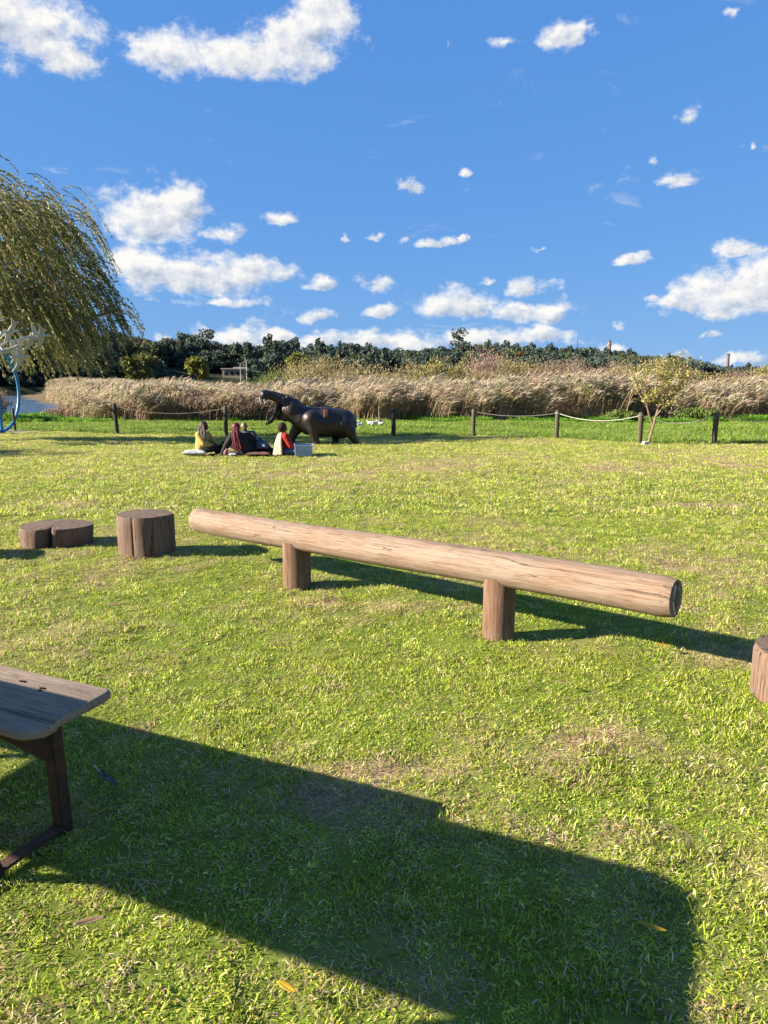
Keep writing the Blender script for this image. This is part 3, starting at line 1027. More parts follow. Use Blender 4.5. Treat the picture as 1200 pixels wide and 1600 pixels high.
def build_willow():
    bx, by = -33.6, 56.0
    bz = gzf(bx, by)
    root = empty('willow_tree', (bx, by, bz), 'large weeping willow with trailing olive branches blown to the right', 'tree')
    root.scale = (1.4, 1.4, 1.48)
    r = random.Random(77)
    bark = mat('willow_bark', (0.27, 0.21, 0.15), 0.9, var=0.5, scale=4, bump=0.6, bscale=14, stretch=(1, 1, 0.3))
    t = MB()
    t.tube([(0, 0, -0.6), (0.1, 0, 1.2), (0.4, 0, 3.0), (0.7, 0, 4.6)], [0.75, 0.55, 0.48, 0.42], 12)
    t.build('trunk', bark, root)
    # outline of the crown seen from the lawn: right hand limit of x by height
    def xlim(z):
        return float(np.interp(z, [1.5, 3, 5.5, 8, 10, 12, 13.8, 14.5], [8.6, 9.6, 9.9, 8.9, 8.0, 6.6, 3.4, 1.0]))
    limbs = []
    lb = MB()
    def limb(p0, d, L, rad, depth):
        pts = [Vector(p0)]
        d = Vector(d).normalized()
        n = 6
        for i in range(n):
            d = (d + Vector((r.uniform(-0.14, 0.22), r.uniform(-0.2, 0.2), r.uniform(-0.14, 0.10)))).normalized()
            q = pts[-1] + d * (L / n)
            if q.x > xlim(max(1.5, q.z)) - 1.6 or q.z > 12.6:
                break
            pts.append(q)
        if len(pts) < 3:
            return
        n = len(pts) - 1
        lb.tube(pts, [rad * (1 - 0.75 * i / n) for i in range(n + 1)], 6)
        limbs.append(pts)
        if depth > 0:
            for k in range(3 if depth > 1 else 2):
                i = r.randint(min(2, n), n)
                nd = (d + Vector((r.uniform(-0.5, 0.9), r.uniform(-0.9, 0.9), r.uniform(-0.2, 0.7)))).normalized()
                limb(pts[i], nd, L * r.uniform(0.5, 0.72), rad * 0.5, depth - 1)
    for k, (dx, dy, dz, L) in enumerate([(0.75, -0.2, 0.75, 6.5), (0.35, 0.35, 1.0, 7.0), (0.95, 0.3, 0.35, 6.5), (-0.3, -0.4, 1.0, 7.0), (0.9, -0.5, 0.42, 6.0),
                                         (-0.8, 0.2, 0.6, 6.0), (0.55, 0.0, 1.0, 7.5), (0.2, -0.8, 0.8, 5.5), (1.0, 0.0, 0.16, 5.5)]):
        limb((0.5, 0, 3.2 + 0.16 * k), (dx, dy, dz), L, 0.24, 2)
    lb.build('branch', bark, root)
    # trailing twigs with their leaves
    cols = [(0.205, 0.225, 0.045), (0.255, 0.265, 0.06), (0.17, 0.19, 0.04), (0.30, 0.29, 0.09), (0.13, 0.15, 0.035), (0.33, 0.30, 0.13)]
    cr = MB()
    tw = MB()
    pts_all = [p for l in limbs for p in l[1:]]
    heads = []
    for k in range(190):                     # sprays: several twigs from one point, sky between the sprays
        b = r.choice(pts_all) + Vector((r.gauss(0.2, 0.7), r.gauss(0, 0.9), r.gauss(0.4, 0.7)))
        for j in range(r.randint(3, 7)):
            h = b + Vector((r.gauss(0, 0.22), r.gauss(0, 0.25), r.gauss(0, 0.3)))
            if h.z < 13.4 and h.x < xlim(h.z) - 0.8:
                heads.append(h)
    for k in range(360):                     # fill the dome
        a = r.uniform(0, 6.283)
        e = r.uniform(-0.12, 1.45)
        q = r.uniform(0.6, 1.0)
        heads.append(Vector((0.6 + 7.0 * q * math.cos(e) * math.cos(a), 6.0 * q * math.cos(e) * math.sin(a), 5.5 + 7.8 * q * math.sin(e))))
    for h in heads:
        if h.x > xlim(h.z):
            continue
        L = r.uniform(2.2, 5.6)
        n = 8
        d = Vector((r.uniform(0.1, 0.9), r.uniform(-0.4, 0.4), r.uniform(0.0, 0.6)))
        p = h.copy()
        path = [p.copy()]
        drift = r.uniform(0.28, 0.62)
        for i in range(n):
            g = min(1, (i + 1) / 3.2)
            d = d.lerp(Vector((drift, r.uniform(-0.12, 0.12), -1.0)), 0.42 * g + 0.12).normalized()
            p = p + d * (L / n)
            if p.z < 1.55 + 0.3 * math.sin(p.x * 1.7) + r.random() * 0.5 or p.x > xlim(max(p.z, 1.5)) + r.uniform(-0.4, 0.3):
                break
            path.append(p.copy())
        if len(path) < 3:
            continue
        c0 = r.choice(cols)
        ribbon(tw, path, 0.03, jit((0.20, 0.14, 0.08), r), None)
        for i in range(len(path) - 1):
            seg = path[i + 1] - path[i]
            dd = seg.normalized()
            for j in range(11):
                q = path[i] + seg * r.random() + Vector((r.gauss(0, 0.035), r.gauss(0, 0.035), 0))
                ld = (dd + Vector((r.uniform(-0.3, 0.7), r.uniform(-0.5, 0.5), r.uniform(-0.4, 0.3)))).normalized()
                s = ld.cross(Vector((r.uniform(-1, 1), r.uniform(-1, 1), r.uniform(-1, 1)))).normalized()
                LL = r.uniform(0.11, 0.22)
                W = LL * 0.16
                cr.add([q, q + ld * LL * 0.5 + s * W, q + ld * LL, q + ld * LL * 0.5 - s * W], [(0, 1, 2, 3)], jit(c0 if r.random() < 0.6 else r.choice(cols), r, 0.25))
    tw.build('twig', leaf_mat('twig_bark', 0.0, 0.2, 0.9, 0.1), root, False)
    cr.build('crown', leaf_mat('willow_leaf', 0.45, 0.0, 0.5, 0.3), root, False)

build_willow()


def build_shade_trees():
    """trees outside the frame on the left whose long shadows cross the lawn"""
    for k, (x, y, h, rad, lb) in enumerate([(-28.5, 16.4, 7.9, 3.0, 'leafy green tree left of the lawn outside the picture, nearer one'),
                                            (-17.4, 23.2, 9.0, 2.3, 'leafy green tree left of the lawn outside the picture, beside the ring sculpture')]):
        far_tree((x, y, gzf(x, y)), h, rad, OLIVE, 640 + k, lb, 0.3, 'trees left of the lawn', 0.8, 0.32, 60, 70)

build_shade_trees()


def build_sapling():
    root = empty('sapling_tree', (8.14, 21.98, gzf(8.14, 21.98)), 'slender young tree with sparse yellow green leaves beside a fence post', 'tree')
    r = random.Random(88)
    bark = mat('sapling_bark', (0.33, 0.22, 0.15), 0.85, var=0.45, scale=12, bump=0.3)
    t = MB()
    t.tube([(0, 0, -0.15), (0.05, 0, 0.2), (0.13, 0, 0.55), (0.19, 0, 0.86)], [0.05, 0.043, 0.038, 0.034], 8)
    t.build('trunk', bark, root)
    stems = [[(0.19, 0, 0.86), (0.28, 0.03, 1.2), (0.40, 0.05, 1.6), (0.55, 0.05, 2.1), (0.75, 0.0, 2.75)],
             [(0.19, 0, 0.86), (0.38, -0.05, 1.15), (0.62, -0.1, 1.5), (0.82, -0.12, 2.0), (1.0, -0.15, 2.5)],
             [(0.13, 0, 0.55), (0.02, 0.04, 0.85), (-0.10, 0.06, 1.25), (-0.18, 0.05, 1.7), (-0.1, 0.02, 2.3)],
             [(0.28, 0.03, 1.2), (0.12, -0.1, 1.6), (0.1, -0.15, 2.1), (0.25, -0.2, 2.6)],
             [(0.40, 0.05, 1.6), (0.35, 0.2, 1.95), (0.45, 0.3, 2.35)],
             [(-0.10, 0.06, 1.25), (-0.35, 0.1, 1.6), (-0.45, 0.1, 2.0)],
             [(0.62, -0.1, 1.5), (0.9, 0.05, 1.85), (1.1, 0.1, 2.2)]]
    cr = MB()
    cols = [(0.35, 0.31, 0.08), (0.29, 0.28, 0.065), (0.42, 0.34, 0.12), (0.23, 0.24, 0.06), (0.46, 0.37, 0.16)]
    for st in stems:
        b = MB()
        n = len(st)
        b.tube(st, [0.026 * (1 - 0.7 * i / (n - 1)) + 0.004 for i in range(n)], 6)
        b.build('branch', bark, root)
        for i in range(n - 1):
            a, c = Vector(st[i]), Vector(st[i + 1])
            for j in range(8):
                if a.z < 1.0:
                    continue
                p = a.lerp(c, r.random())
                e = p + Vector((r.uniform(-0.22, 0.42), r.uniform(-0.3, 0.3), r.uniform(-0.1, 0.35)))
                ribbon(cr, [p, p.lerp(e, 0.5) + Vector((0, 0, 0.03)), e], 0.012, (0.25, 0.17, 0.10))
                for q in range(18):
                    m = p.lerp(e, r.uniform(0.25, 1.1)) + Vector((r.gauss(0, 0.05), r.gauss(0, 0.05), r.gauss(0, 0.05)))
                    d = Vector((r.uniform(-0.2, 1.0), r.uniform(-0.7, 0.7), r.uniform(-0.6, 0.7))).normalized()
                    s = d.cross(Vector((r.uniform(-1, 1), r.uniform(-1, 1), r.uniform(-1, 1)))).normalized()
                    L = r.uniform(0.06, 0.11)
                    cr.add([m, m + d * L * 0.5 + s * L * 0.2, m + d * L, m + d * L * 0.5 - s * L * 0.2], [(0, 1, 2, 3)], jit(r.choice(cols), r))
    cr.build('crown', leaf_mat('sapling_leaf', 0.4, 0.0, 0.5, 0.25), root, False)
    x, y = 8.03, 21.85
    mb = MB()
    mb.box((0, 0, 0.03), (0.2, 0.12, 0.1), Euler((0.05, 0.04, 0.3)).to_matrix())
    o = mb.build('marker_stone', mat('white_stone', (0.75, 0.73, 0.7), 0.8, var=0.15), None, True, (x, y, gzf(x, y) + 0.03))
    bev(o, 0.015)
    tag(o, 'small white block lying at the foot of the young tree', 'stone')


def bev(o, w, seg=2):
    m = o.modifiers.new('bevel', 'BEVEL')
    m.width = w
    m.segments = seg
    m.limit_method = 'ANGLE'
    m.angle_limit = R(40)

build_sapling()

# ------------------------------------------------------------------ timber things in the foreground
def wood_mat(name, axis, light, mid, dark, grain=1.0, rings=False, crack=0.5, grey=(0.45, 0.40, 0.35), greyamt=0.5):
    if name in MATS:
        return MATS[name]
    light, mid, dark, grey = (tuple(c * 0.68 for c in q) for q in (light, mid, dark, grey))
    m = bpy.data.materials.new(name)
    m.use_nodes = True
    t = NT(m.node_tree)
    b = t.n['Principled BSDF']
    b.inputs['Roughness'].default_value = 0.85
    b.inputs['Specular IOR Level'].default_value = 0.2
    tc = t.new('ShaderNodeTexCoord')
    o = tc.outputs['Object']
    lo = 0.09
    st = {'x': (lo, 1, 1), 'z': (1, 1, lo)}[axis]
    s1 = t.vec('MULTIPLY', o, st)
    g = t.noise(s1, 70 * grain, 6, 0.65)
    fine = t.noise(t.vec('MULTIPLY', o, {'x': (0.045, 1, 1), 'z': (1, 1, 0.045)}[axis]), 260 * grain, 4, 0.7)
    g = t.math('ADD', t.math('MULTIPLY', g, 0.45), t.math('MULTIPLY', fine, 0.55))
    c = t.ramp(g, [(0.34, dark), (0.49, mid), (0.62, light)])
    big = t.smooth(t.noise(t.vec('MULTIPLY', o, {'x': (0.35, 1, 1), 'z': (1, 1, 0.35)}[axis]), 7, 4, 0.6), 0.35, 0.65)
    c = t.mix(t.math('MULTIPLY', big, greyamt), c, grey)
    st2 = {'x': (0.03, 1, 1), 'z': (1, 1, 0.03)}[axis]
    s2 = t.vec('MULTIPLY', o, st2)
    ck = t.math('ABSOLUTE', t.math('SUBTRACT', t.noise(s2, 16, 3, 0.55), 0.5))
    brk = t.smooth(t.noise(t.vec('MULTIPLY', o, st), 9, 2), 0.46, 0.56)
    ck = t.math('MULTIPLY', t.math('SUBTRACT', 1.0, t.smooth(ck, 0.001, 0.010)), brk)
    hk = t.math('ABSOLUTE', t.math('SUBTRACT', t.noise(s2, 60, 2, 0.5), 0.5))
    hk = t.math('MULTIPLY', t.math('SUBTRACT', 1.0, t.smooth(hk, 0.001, 0.02)), 0.32)
    ck = t.math('MAXIMUM', ck, hk)
    c = t.mix(t.math('MULTIPLY', ck, crack), c, tuple(q * 0.25 for q in dark))
    h = t.math('SUBTRACT', t.math('MULTIPLY', g, 0.5), ck)
    if rings:
        sp = t.new('ShaderNodeSeparateXYZ')
        t.set(sp.inputs[0], o)
        cb = t.new('ShaderNodeCombineXYZ')
        t.set(cb.inputs[0], sp.outputs[0])
        t.set(cb.inputs[1], sp.outputs[1])
        rr = t.math('ADD', t.vec('LENGTH', cb.outputs[0]), t.math('MULTIPLY', t.noise(o, 6, 3), 0.05))
        wv = t.math('SINE', t.math('MULTIPLY', rr, 380))
        wv = t.math('MULTIPLY_ADD', wv, 0.5, 0.5)
        ang = t.math('ARCTAN2', sp.outputs[1], sp.outputs[0])
        cb2 = t.new('ShaderNodeCombineXYZ')
        t.set(cb2.inputs[0], t.math('MULTIPLY', ang, 3.0))
        t.set(cb2.inputs[1], t.math('MULTIPLY', rr, 1.5))
        rad = t.math('ABSOLUTE', t.math('SUBTRACT', t.noise(cb2.outputs[0], 1.6, 3), 0.5))
        rad = t.math('SUBTRACT', 1.0, t.smooth(rad, 0.003, 0.02))
        tg = t.noise(o, 35, 5)
        ctop = t.mix(t.math('MULTIPLY', wv, 0.35), t.ramp(tg, [(0.3, mid), (0.7, grey)]), dark)
        ctop = t.mix(t.math('MULTIPLY', rad, 0.8), ctop, tuple(q * 0.3 for q in dark))
        geo = t.new('ShaderNodeNewGeometry')
        sn = t.new('ShaderNodeSeparateXYZ')
        t.set(sn.inputs[0], geo.outputs['Normal'])
        top = t.smooth(sn.outputs[2], 0.75, 0.9)
        c = t.mix(top, c, ctop)
    t.set(b.inputs['Base Color'], c)
    bp = t.new('ShaderNodeBump')
    bp.inputs['Strength'].default_value = 0.7
    bp.inputs['Distance'].default_value = 0.012
    t.set(bp.inputs['Height'], h)
    t.set(b.inputs['Normal'], bp.outputs[0])
    MATS[name] = m
    return m

W_LOG = dict(light=(0.36, 0.255, 0.18), mid=(0.29, 0.188, 0.125), dark=(0.19, 0.118, 0.078))
def build_log():
    pL, pR = Vector((-1.752, 6.50, 0.301)), Vector((1.56, 3.655, 0.416))
    mid = (pL + pR) / 2
    root = empty('log_beam', (mid.x, mid.y, gzf(mid.x, mid.y)), 'long weathered round log lying level on two short posts', 'log')
    wood = wood_mat('log_wood', 'x', **W_LOG, crack=0.7, grey=(0.36, 0.29, 0.225), greyamt=0.5)
    L = (pR - pL).length
    n, ns = 90, 44
    r = random.Random(5)
    vs, fs = [], []
    for i in range(n + 1):
        u = i / n
        x = (u - 0.5) * L
        endl = min(1.0, (u * L) / 0.05)
        endr = min(1.0, ((1 - u) * L) / 0.012)
        q = math.sqrt(max(0, 1 - (1 - endl) ** 2)) * 0.38 + 0.62
        q *= 0.92 + 0.08 * endr
        for k in range(ns):
            w = 2 * math.pi * k / ns
            nz = float(vnoise(x * 1.3, math.cos(w) * 1.2 + 5, 1.0, 3)) - 0.5
            nz2 = float(vnoise(x * 0.6, w * 7 + 1, 1.0, 4)) - 0.5
            rr = (0.112 + 0.008 * nz + 0.004 * nz2) * q
            vs.append((x, rr * math.cos(w), rr * math.sin(w) + 0.006 * math.sin(x * 1.4)))
    for i in range(n):
        for k in range(ns):
            k2 = (k + 1) % ns
            fs.append((i * ns + k, (i + 1) * ns + k, (i + 1) * ns + k2, i * ns + k2))
    # right end: sawn face; left end: rounded over
    fs.append(tuple(range(n * ns, (n + 1) * ns)))
    c = len(vs)
    vs.append((-L / 2 - 0.02, 0, 0))
    for k in range(ns):
        fs.append((c, k, (k + 1) % ns))
    mb = MB()
    mb.add(vs, fs)
    d = (pR - pL).normalized()
    y = Vector((0, 0, 1)).cross(d).normalized()
    z = d.cross(y)
    rot = Matrix((d, y, z)).transposed()
    o = mb.build('beam', wood, root)
    o.location = mid - root.location
    o.rotation_euler = rot.to_euler()
    # long drying cracks, cut as dark slivers just proud of the surface of the beam
    ckm = mat('crack_shadow', (0.05, 0.03, 0.02), 1.0, var=0.4, spec=0.0)
    # toothed nail plate on the near sawn end
    pm = mat('nail_plate_metal', (0.85, 0.82, 0.62), 0.5, 0.15, var=0.25, scale=60)
    pl = MB()
    out = [(-0.035, 0.078), (0.03, 0.07), (0.06, 0.0), (0.035, -0.075), (-0.02, -0.082), (-0.055, -0.02)]
    vs = [(L / 2 + 0.001, a, b) for a, b in out] + [(L / 2 + 0.004, a, b) for a, b in out]
    m6 = len(out)
    pl.add(vs, [tuple(range(m6, 2 * m6))] + [(k, (k + 1) % m6, m6 + (k + 1) % m6, m6 + k) for k in range(m6)])
    p = pl.build('nail_plate', pm, o, False)
    th = MB()
    for iy in range(-6, 7):
        for iz in range(-8, 9):
            a, b = iy * 0.0095, iz * 0.0095 + (iy % 2) * 0.0047
            if abs(a) / 0.056 + abs(b) / 0.12 < 0.92:
                th.box((L / 2 + 0.0065, a, b), (0.005, 0.0028, 0.005))
    th.build('plate_teeth', mat('plate_teeth_metal', (0.16, 0.15, 0.10), 0.6, 0.6, var=0.3), p, False)
    pw = wood_mat('post_wood', 'z', light=(0.25, 0.148, 0.09), mid=(0.20, 0.11, 0.067), dark=(0.13, 0.07, 0.043), crack=0.9, grey=(0.33, 0.25, 0.19), greyamt=0.4)
    for (px, py, rad, sd) in ((-0.705, 5.60, 0.112, 1), (0.735, 4.365, 0.103, 2)):
        t = (py - pL.y) / (pR.y - pL.y)
        zt = pL.z + t * (pR.z - pL.z) - 0.045
        zb = gzf(px, py) - 0.12
        mb = MB()
        nn = 36
        vs, fs = [], []
        for i in range(9):
            zz = zb + (zt - zb) * i / 8
            for k in range(nn):
                w = 2 * math.pi * k / nn
                nz = float(vnoise(w * 2.2 + sd * 9, zz * 1.5, 1.0, 8)) - 0.5
                rr = rad + 0.008 * nz
                vs.append((rr * math.cos(w), rr * math.sin(w), zz - zb))
        for i in range(8):
            for k in range(nn):
                k2 = (k + 1) % nn
                fs.append((i * nn + k, i * nn + k2, (i + 1) * nn + k2, (i + 1) * nn + k))
        fs.append(tuple(range(8 * nn, 9 * nn)))
        mb.add(vs, fs)
        q = mb.build('post', pw, root)
        q.location = Vector((px, py, zb)) - root.location

build_log()


def stump(loc, rfun, h, label, matname, lean=0.0, flare=0.0, seed=0, group='tree stump seats', dome=0.006):
    wood = wood_mat(matname, 'z', light=(0.27, 0.165, 0.11), mid=(0.20, 0.117, 0.077), dark=(0.11, 0.063, 0.042), rings=True, crack=0.95, grey=(0.24, 0.19, 0.155), greyamt=0.5)
    n, ns = 10, 96
    vs, fs = [], []
    sub = 0.10
    for i in range(n + 1):
        u = i / n
        for k in range(ns):
            w = 2 * math.pi * k / ns
            rr = rfun(w) * (1 + flare * u) + 0.006 * (float(vnoise(w * 6, u * 1.3, 1.0, seed)) - 0.5)
            if i == n:
                rr -= 0.008
            vs.append((rr * math.cos(w) + lean * u, rr * math.sin(w), -sub + (h + sub) * u - (0.0 if i < n else 0.0)))
    for i in range(n):
        for k in range(ns):
            k2 = (k + 1) % ns
            fs.append((i * ns + k, i * ns + k2, (i + 1) * ns + k2, (i + 1) * ns + k))
    base = n * ns
    for j, q in enumerate((0.75, 0.5, 0.25)):
        for k in range(ns):
            w = 2 * math.pi * k / ns
            rr = (rfun(w) * (1 + flare) - 0.008) * q
            vs.append((rr * math.cos(w) + lean, rr * math.sin(w), h + dome * (1 - q) + 0.004 * (float(vnoise(w * 3, q * 5, 1.0, seed + 2)) - 0.5)))
    for j in range(3):
        a = base + j * ns
        for k in range(ns):
            k2 = (k + 1) % ns
            fs.append((a + k, a + k2, a + ns + k2, a + ns + k))
    c = len(vs)
    vs.append((lean, 0, h + dome))
    a = base + 3 * ns
    for k in range(ns):
        fs.append((a + k, a + (k + 1) % ns, c))
    mb = MB()
    mb.add(vs, fs)
    o = mb.build('tree_stump', wood, None, True, loc)
    tag(o, label, 'stump', group)
    return o


def notch(w, at, width, depth):
    d = (w - at + math.pi) % (2 * math.pi) - math.pi
    return depth * math.exp(-(d / width) ** 2)


def build_stumps():
    stump((-2.335, 6.83, gzf(-2.335, 6.83)), lambda w: 0.263 + 0.012 * math.cos(2 * w + 0.6) + 0.007 * math.cos(5 * w) - notch(w, -1.75, 0.035, 0.012) - notch(w, 0.6, 0.05, 0.015),
          0.375, 'tall upright brown log stump left of the long log', 'stump_wood', seed=1)
    stump((-3.43, 7.25, gzf(-3.43, 7.25)), lambda w: 0.318 + 0.03 * math.cos(2 * w) - notch(w, -1.42, 0.10, 0.15) - notch(w, -1.62, 0.07, 0.05) - notch(w, -2.05, 0.02, 0.012) + 0.012 * math.cos(3 * w),
          0.20, 'low wide stump slice with a deep cleft in its front side', 'low_stump_wood', flare=0.05, lean=0.02, seed=2, dome=0.012)
    stump((2.165, 3.43, gzf(2.165, 3.43)), lambda w: 0.25 + 0.01 * math.cos(3 * w) + 0.008 * math.cos(2 * w),
          0.25, 'brown log stump cut off by the right edge of the picture', 'right_stump_wood', seed=3)
    stump((-4.36, 6.62, gzf(-4.36, 6.62)), lambda w: 0.26 + 0.012 * math.cos(2 * w + 1), 0.36,
          'log stump outside the left edge whose shadow reaches the low stump', 'left_stump_wood', seed=4)

build_stumps()


def rounded_board(x0, x1, y0, y1, zt, th, corner=(0.0, 0.0, 0.0, 0.0), edge=0.008):
    """flat plank with rounded corners (order: x1y0, x1y1, x0y1, x0y0) and eased edges"""
    pts = []
    cs = [(x1, y0, -math.pi / 2), (x1, y1, 0), (x0, y1, math.pi / 2), (x0, y0, math.pi)]
    for (cx, cy, a0), r in zip(cs, corner):
        if r <= 0:
            pts.append((cx, cy))
            continue
        sx = -1 if cx == x1 else 1
        sy = -1 if cy == y1 else 1
        for k in range(9):
            a = a0 + (math.pi / 2) * k / 8
            pts.append((cx + sx * r + r * math.cos(a), cy + sy * r + r * math.sin(a)))
    cx, cy = (x0 + x1) / 2, (y0 + y1) / 2
    def ins(p, d):
        return (p[0] - d * (1 if p[0] > cx else -1), p[1] - d * (1 if p[1] > cy else -1))
    n = len(pts)
    vs = []
    for z, d in ((zt - th, edge), (zt - th + edge, 0), (zt - edge, 0), (zt - edge * 0.3, edge * 0.35), (zt, edge)):
        vs += [(*ins(p, d), z) for p in pts]
    fs = [tuple(reversed(range(n))), tuple(range(4 * n, 5 * n))]
    for j in range(4):
        for k in range(n):
            k2 = (k + 1) % n
            fs.append((j * n + k, j * n + k2, (j + 1) * n + k2, (j + 1) * n + k))
    mb = MB()
    mb.add(vs, fs)
    return mb


def build_picnic_table():
    a = math.atan2(-0.399, 0.917)
    ca, sa = 0.917, -0.399
    def W(e, n):
        return (e * 0.917 + n * 0.399, -e * 0.399 + n * 0.917)
    e0, n0 = -2.9, 0.95
    ox, oy = W(e0, n0)
    gz0 = -0.034
    root = empty('picnic_table', (ox, oy, gz0), 'old wooden picnic bench with dark rusty iron legs at the left edge', 'bench', None, a)
    pw = wood_mat('bench_wood', 'x', light=(0.48, 0.365, 0.26), mid=(0.40, 0.295, 0.205), dark=(0.25, 0.18, 0.13), grain=0.8, crack=0.5, grey=(0.50, 0.39, 0.29), greyamt=0.5)
    iron = mat('rusty_iron', (0.055, 0.038, 0.03), 0.75, 0.25, color2=(0.13, 0.06, 0.03), scale=25, bump=0.35, bscale=90, spec=0.4)
    E = lambda e: e - e0
    N = lambda n: n - n0
    zs = 0.52
    pl = rounded_board(E(-4.25), E(-1.815), N(1.523), N(1.783), zs, 0.036, (0, 0.03, 0.03, 0), 0.009).build('seat_plank', pw, root)
    tag(pl, 'wide greyed rear plank of the bench seat')
    rounded_board(E(-4.25), E(-1.800), N(1.425), N(1.520), zs - 0.001, 0.036, (0.07, 0, 0, 0.07), 0.010).build('seat_plank', pw, root)
    hole = mat('knot_dark', (0.03, 0.02, 0.015), 1.0, var=0.3, spec=0.0)
    for (e, n, rx, ry) in ((-2.165, 1.700, 0.018, 0.006), (-2.05, 1.685, 0.015, 0.007), (-2.045, 1.669, 0.011, 0.004)):
        k = MB()
        k.tube([(E(e), N(n), zs - 0.004), (E(e), N(n), zs + 0.0012)], 0.01, 14)
        k.v = [(E(e) + (v[0] - E(e)) * rx / 0.01 * (1 + 0.2 * math.sin(i * 2.1)), N(n) + (v[1] - N(n)) * ry / 0.01 * (1 + 0.25 * math.cos(i * 1.7)), v[2]) for i, v in enumerate(k.v)]
        k.build('knot_hole', hole, root, False)
    # near seat (other side of the table) and table top
    for (x1, y0, y1, ra, rb) in ((-1.82, 0.08, 0.26, 0.06, 0), (-1.82, 0.263, 0.42, 0, 0.04)):
        rounded_board(E(-4.25), E(x1), N(y0), N(y1), zs, 0.036, (ra, rb, rb, ra), 0.009).build('seat_plank', pw, root)
    zt = 0.93
    for (y0, y1, ra, rb) in ((0.46, 0.71, 0.13, 0), (0.7115, 0.96, 0, 0), (0.9615, 1.211, 0, 0.13)):
        rounded_board(E(-4.35), E(-1.74), N(y0), N(y1), zt, 0.04, (ra, rb, rb, ra), 0.008).build('table_plank', pw, root)
    def angle_iron(p0, p1, name, w=0.055, th=0.006, flip=1):
        mb = MB()
        p0, p1 = Vector(p0), Vector(p1)
        for (dx, dy, sx, sy) in ((0, w / 2 * flip, th, w), (-w / 2, 0, w, th)):
            vs = []
            for p in (p0, p1):
                for q, s in ((-1, -1), (1, -1), (1, 1), (-1, 1)):
                    vs.append((p.x + dx + q * sx / 2, p.y + dy + s * sy / 2, p.z))
            mb.add(vs, [(3, 2, 1, 0), (4, 5, 6, 7), (0, 1, 5, 4), (1, 2, 6, 5), (2, 3, 7, 6), (3, 0, 4, 7)])
        return mb.build(name, iron, root, False)
    for e in (-1.972, -3.95):
        for (n, top, n2) in ((1.653, zs - 0.038, 1.62), (1.39, zt - 0.045, 1.13), (0.25, zs - 0.038, 0.25), (0.50, zt - 0.045, 0.58)):
            angle_iron((E(e), N(n), -0.06), (E(e) + (0.02 if top < 0.6 else 0.0), N(n2), top), 'leg', 0.042)
        mb = MB()
        mb.box((E(e) - 0.01, N(0.95), 0.022), (0.045, 1.46, 0.012), Euler((0.0, 0, 0)).to_matrix())
        mb.build('foot_bar', iron, root, False)
        mb = MB()
        mb.box((E(e) - 0.045, N(1.6), zs - 0.043), (0.045, 0.34, 0.008))
        mb.build('seat_bracket', iron, root, False)
        mb = MB()
        mb.box((E(e) - 0.045, N(0.83), zt - 0.046), (0.045, 0.66, 0.008))
        mb.build('table_bracket', iron, root, False)
        for (pa, pb, pc) in (((1.61, zs - 0.04), (1.435, zs - 0.045), (1.62, zs - 0.235)), ((1.66, zs - 0.04), (1.75, zs - 0.045), (1.66, zs - 0.12))):
            g = MB()
            x0 = E(e) + 0.0
            vs = [(x0 + q, N(p[0]), p[1]) for q in (-0.004, 0.004) for p in (pa, pb, pc)]
            g.add(vs, [(0, 1, 2), (5, 4, 3), (0, 3, 4, 1), (1, 4, 5, 2), (2, 5, 3, 0)])
            g.build('gusset', iron, root, False)

build_picnic_table()


# ------------------------------------------------------------------ rope fence
POSTS = [(-15.2, 29.45, 0.98, 0.055, 'weathered fence post behind the blue ring sculpture', -0.03),
         (-10.46, 28.0, 1.2, 0.075, 'leaning dark fence post left of the picnic group', -0.05),
         (-5.9, 26.7, 1.12, 0.075, 'fence post standing behind the picnic group', 0.0),
         (0.35, 26.3, 1.02, 0.085, 'dark fence post just right of the hippo sculpture', 0.0),
         (3.34, 26.7, 1.0, 0.075, 'fence post between the dark post and the roped posts, second right of hippo', 0.0),
         (6.1, 25.2, 0.98, 0.075, 'grey fence post holding the left end of the white rope', 0.0),
         (8.09, 22.55, 0.98, 0.08, 'greyish fence post directly beside the young tree', 0.0),
         (10.33, 22.3, 1.0, 0.085, 'fence post nearest the right edge of the picture', 0.02),
         (14.4, 21.9, 1.0, 0.08, 'fence post outside the right edge holding the rope end', 0.0)]

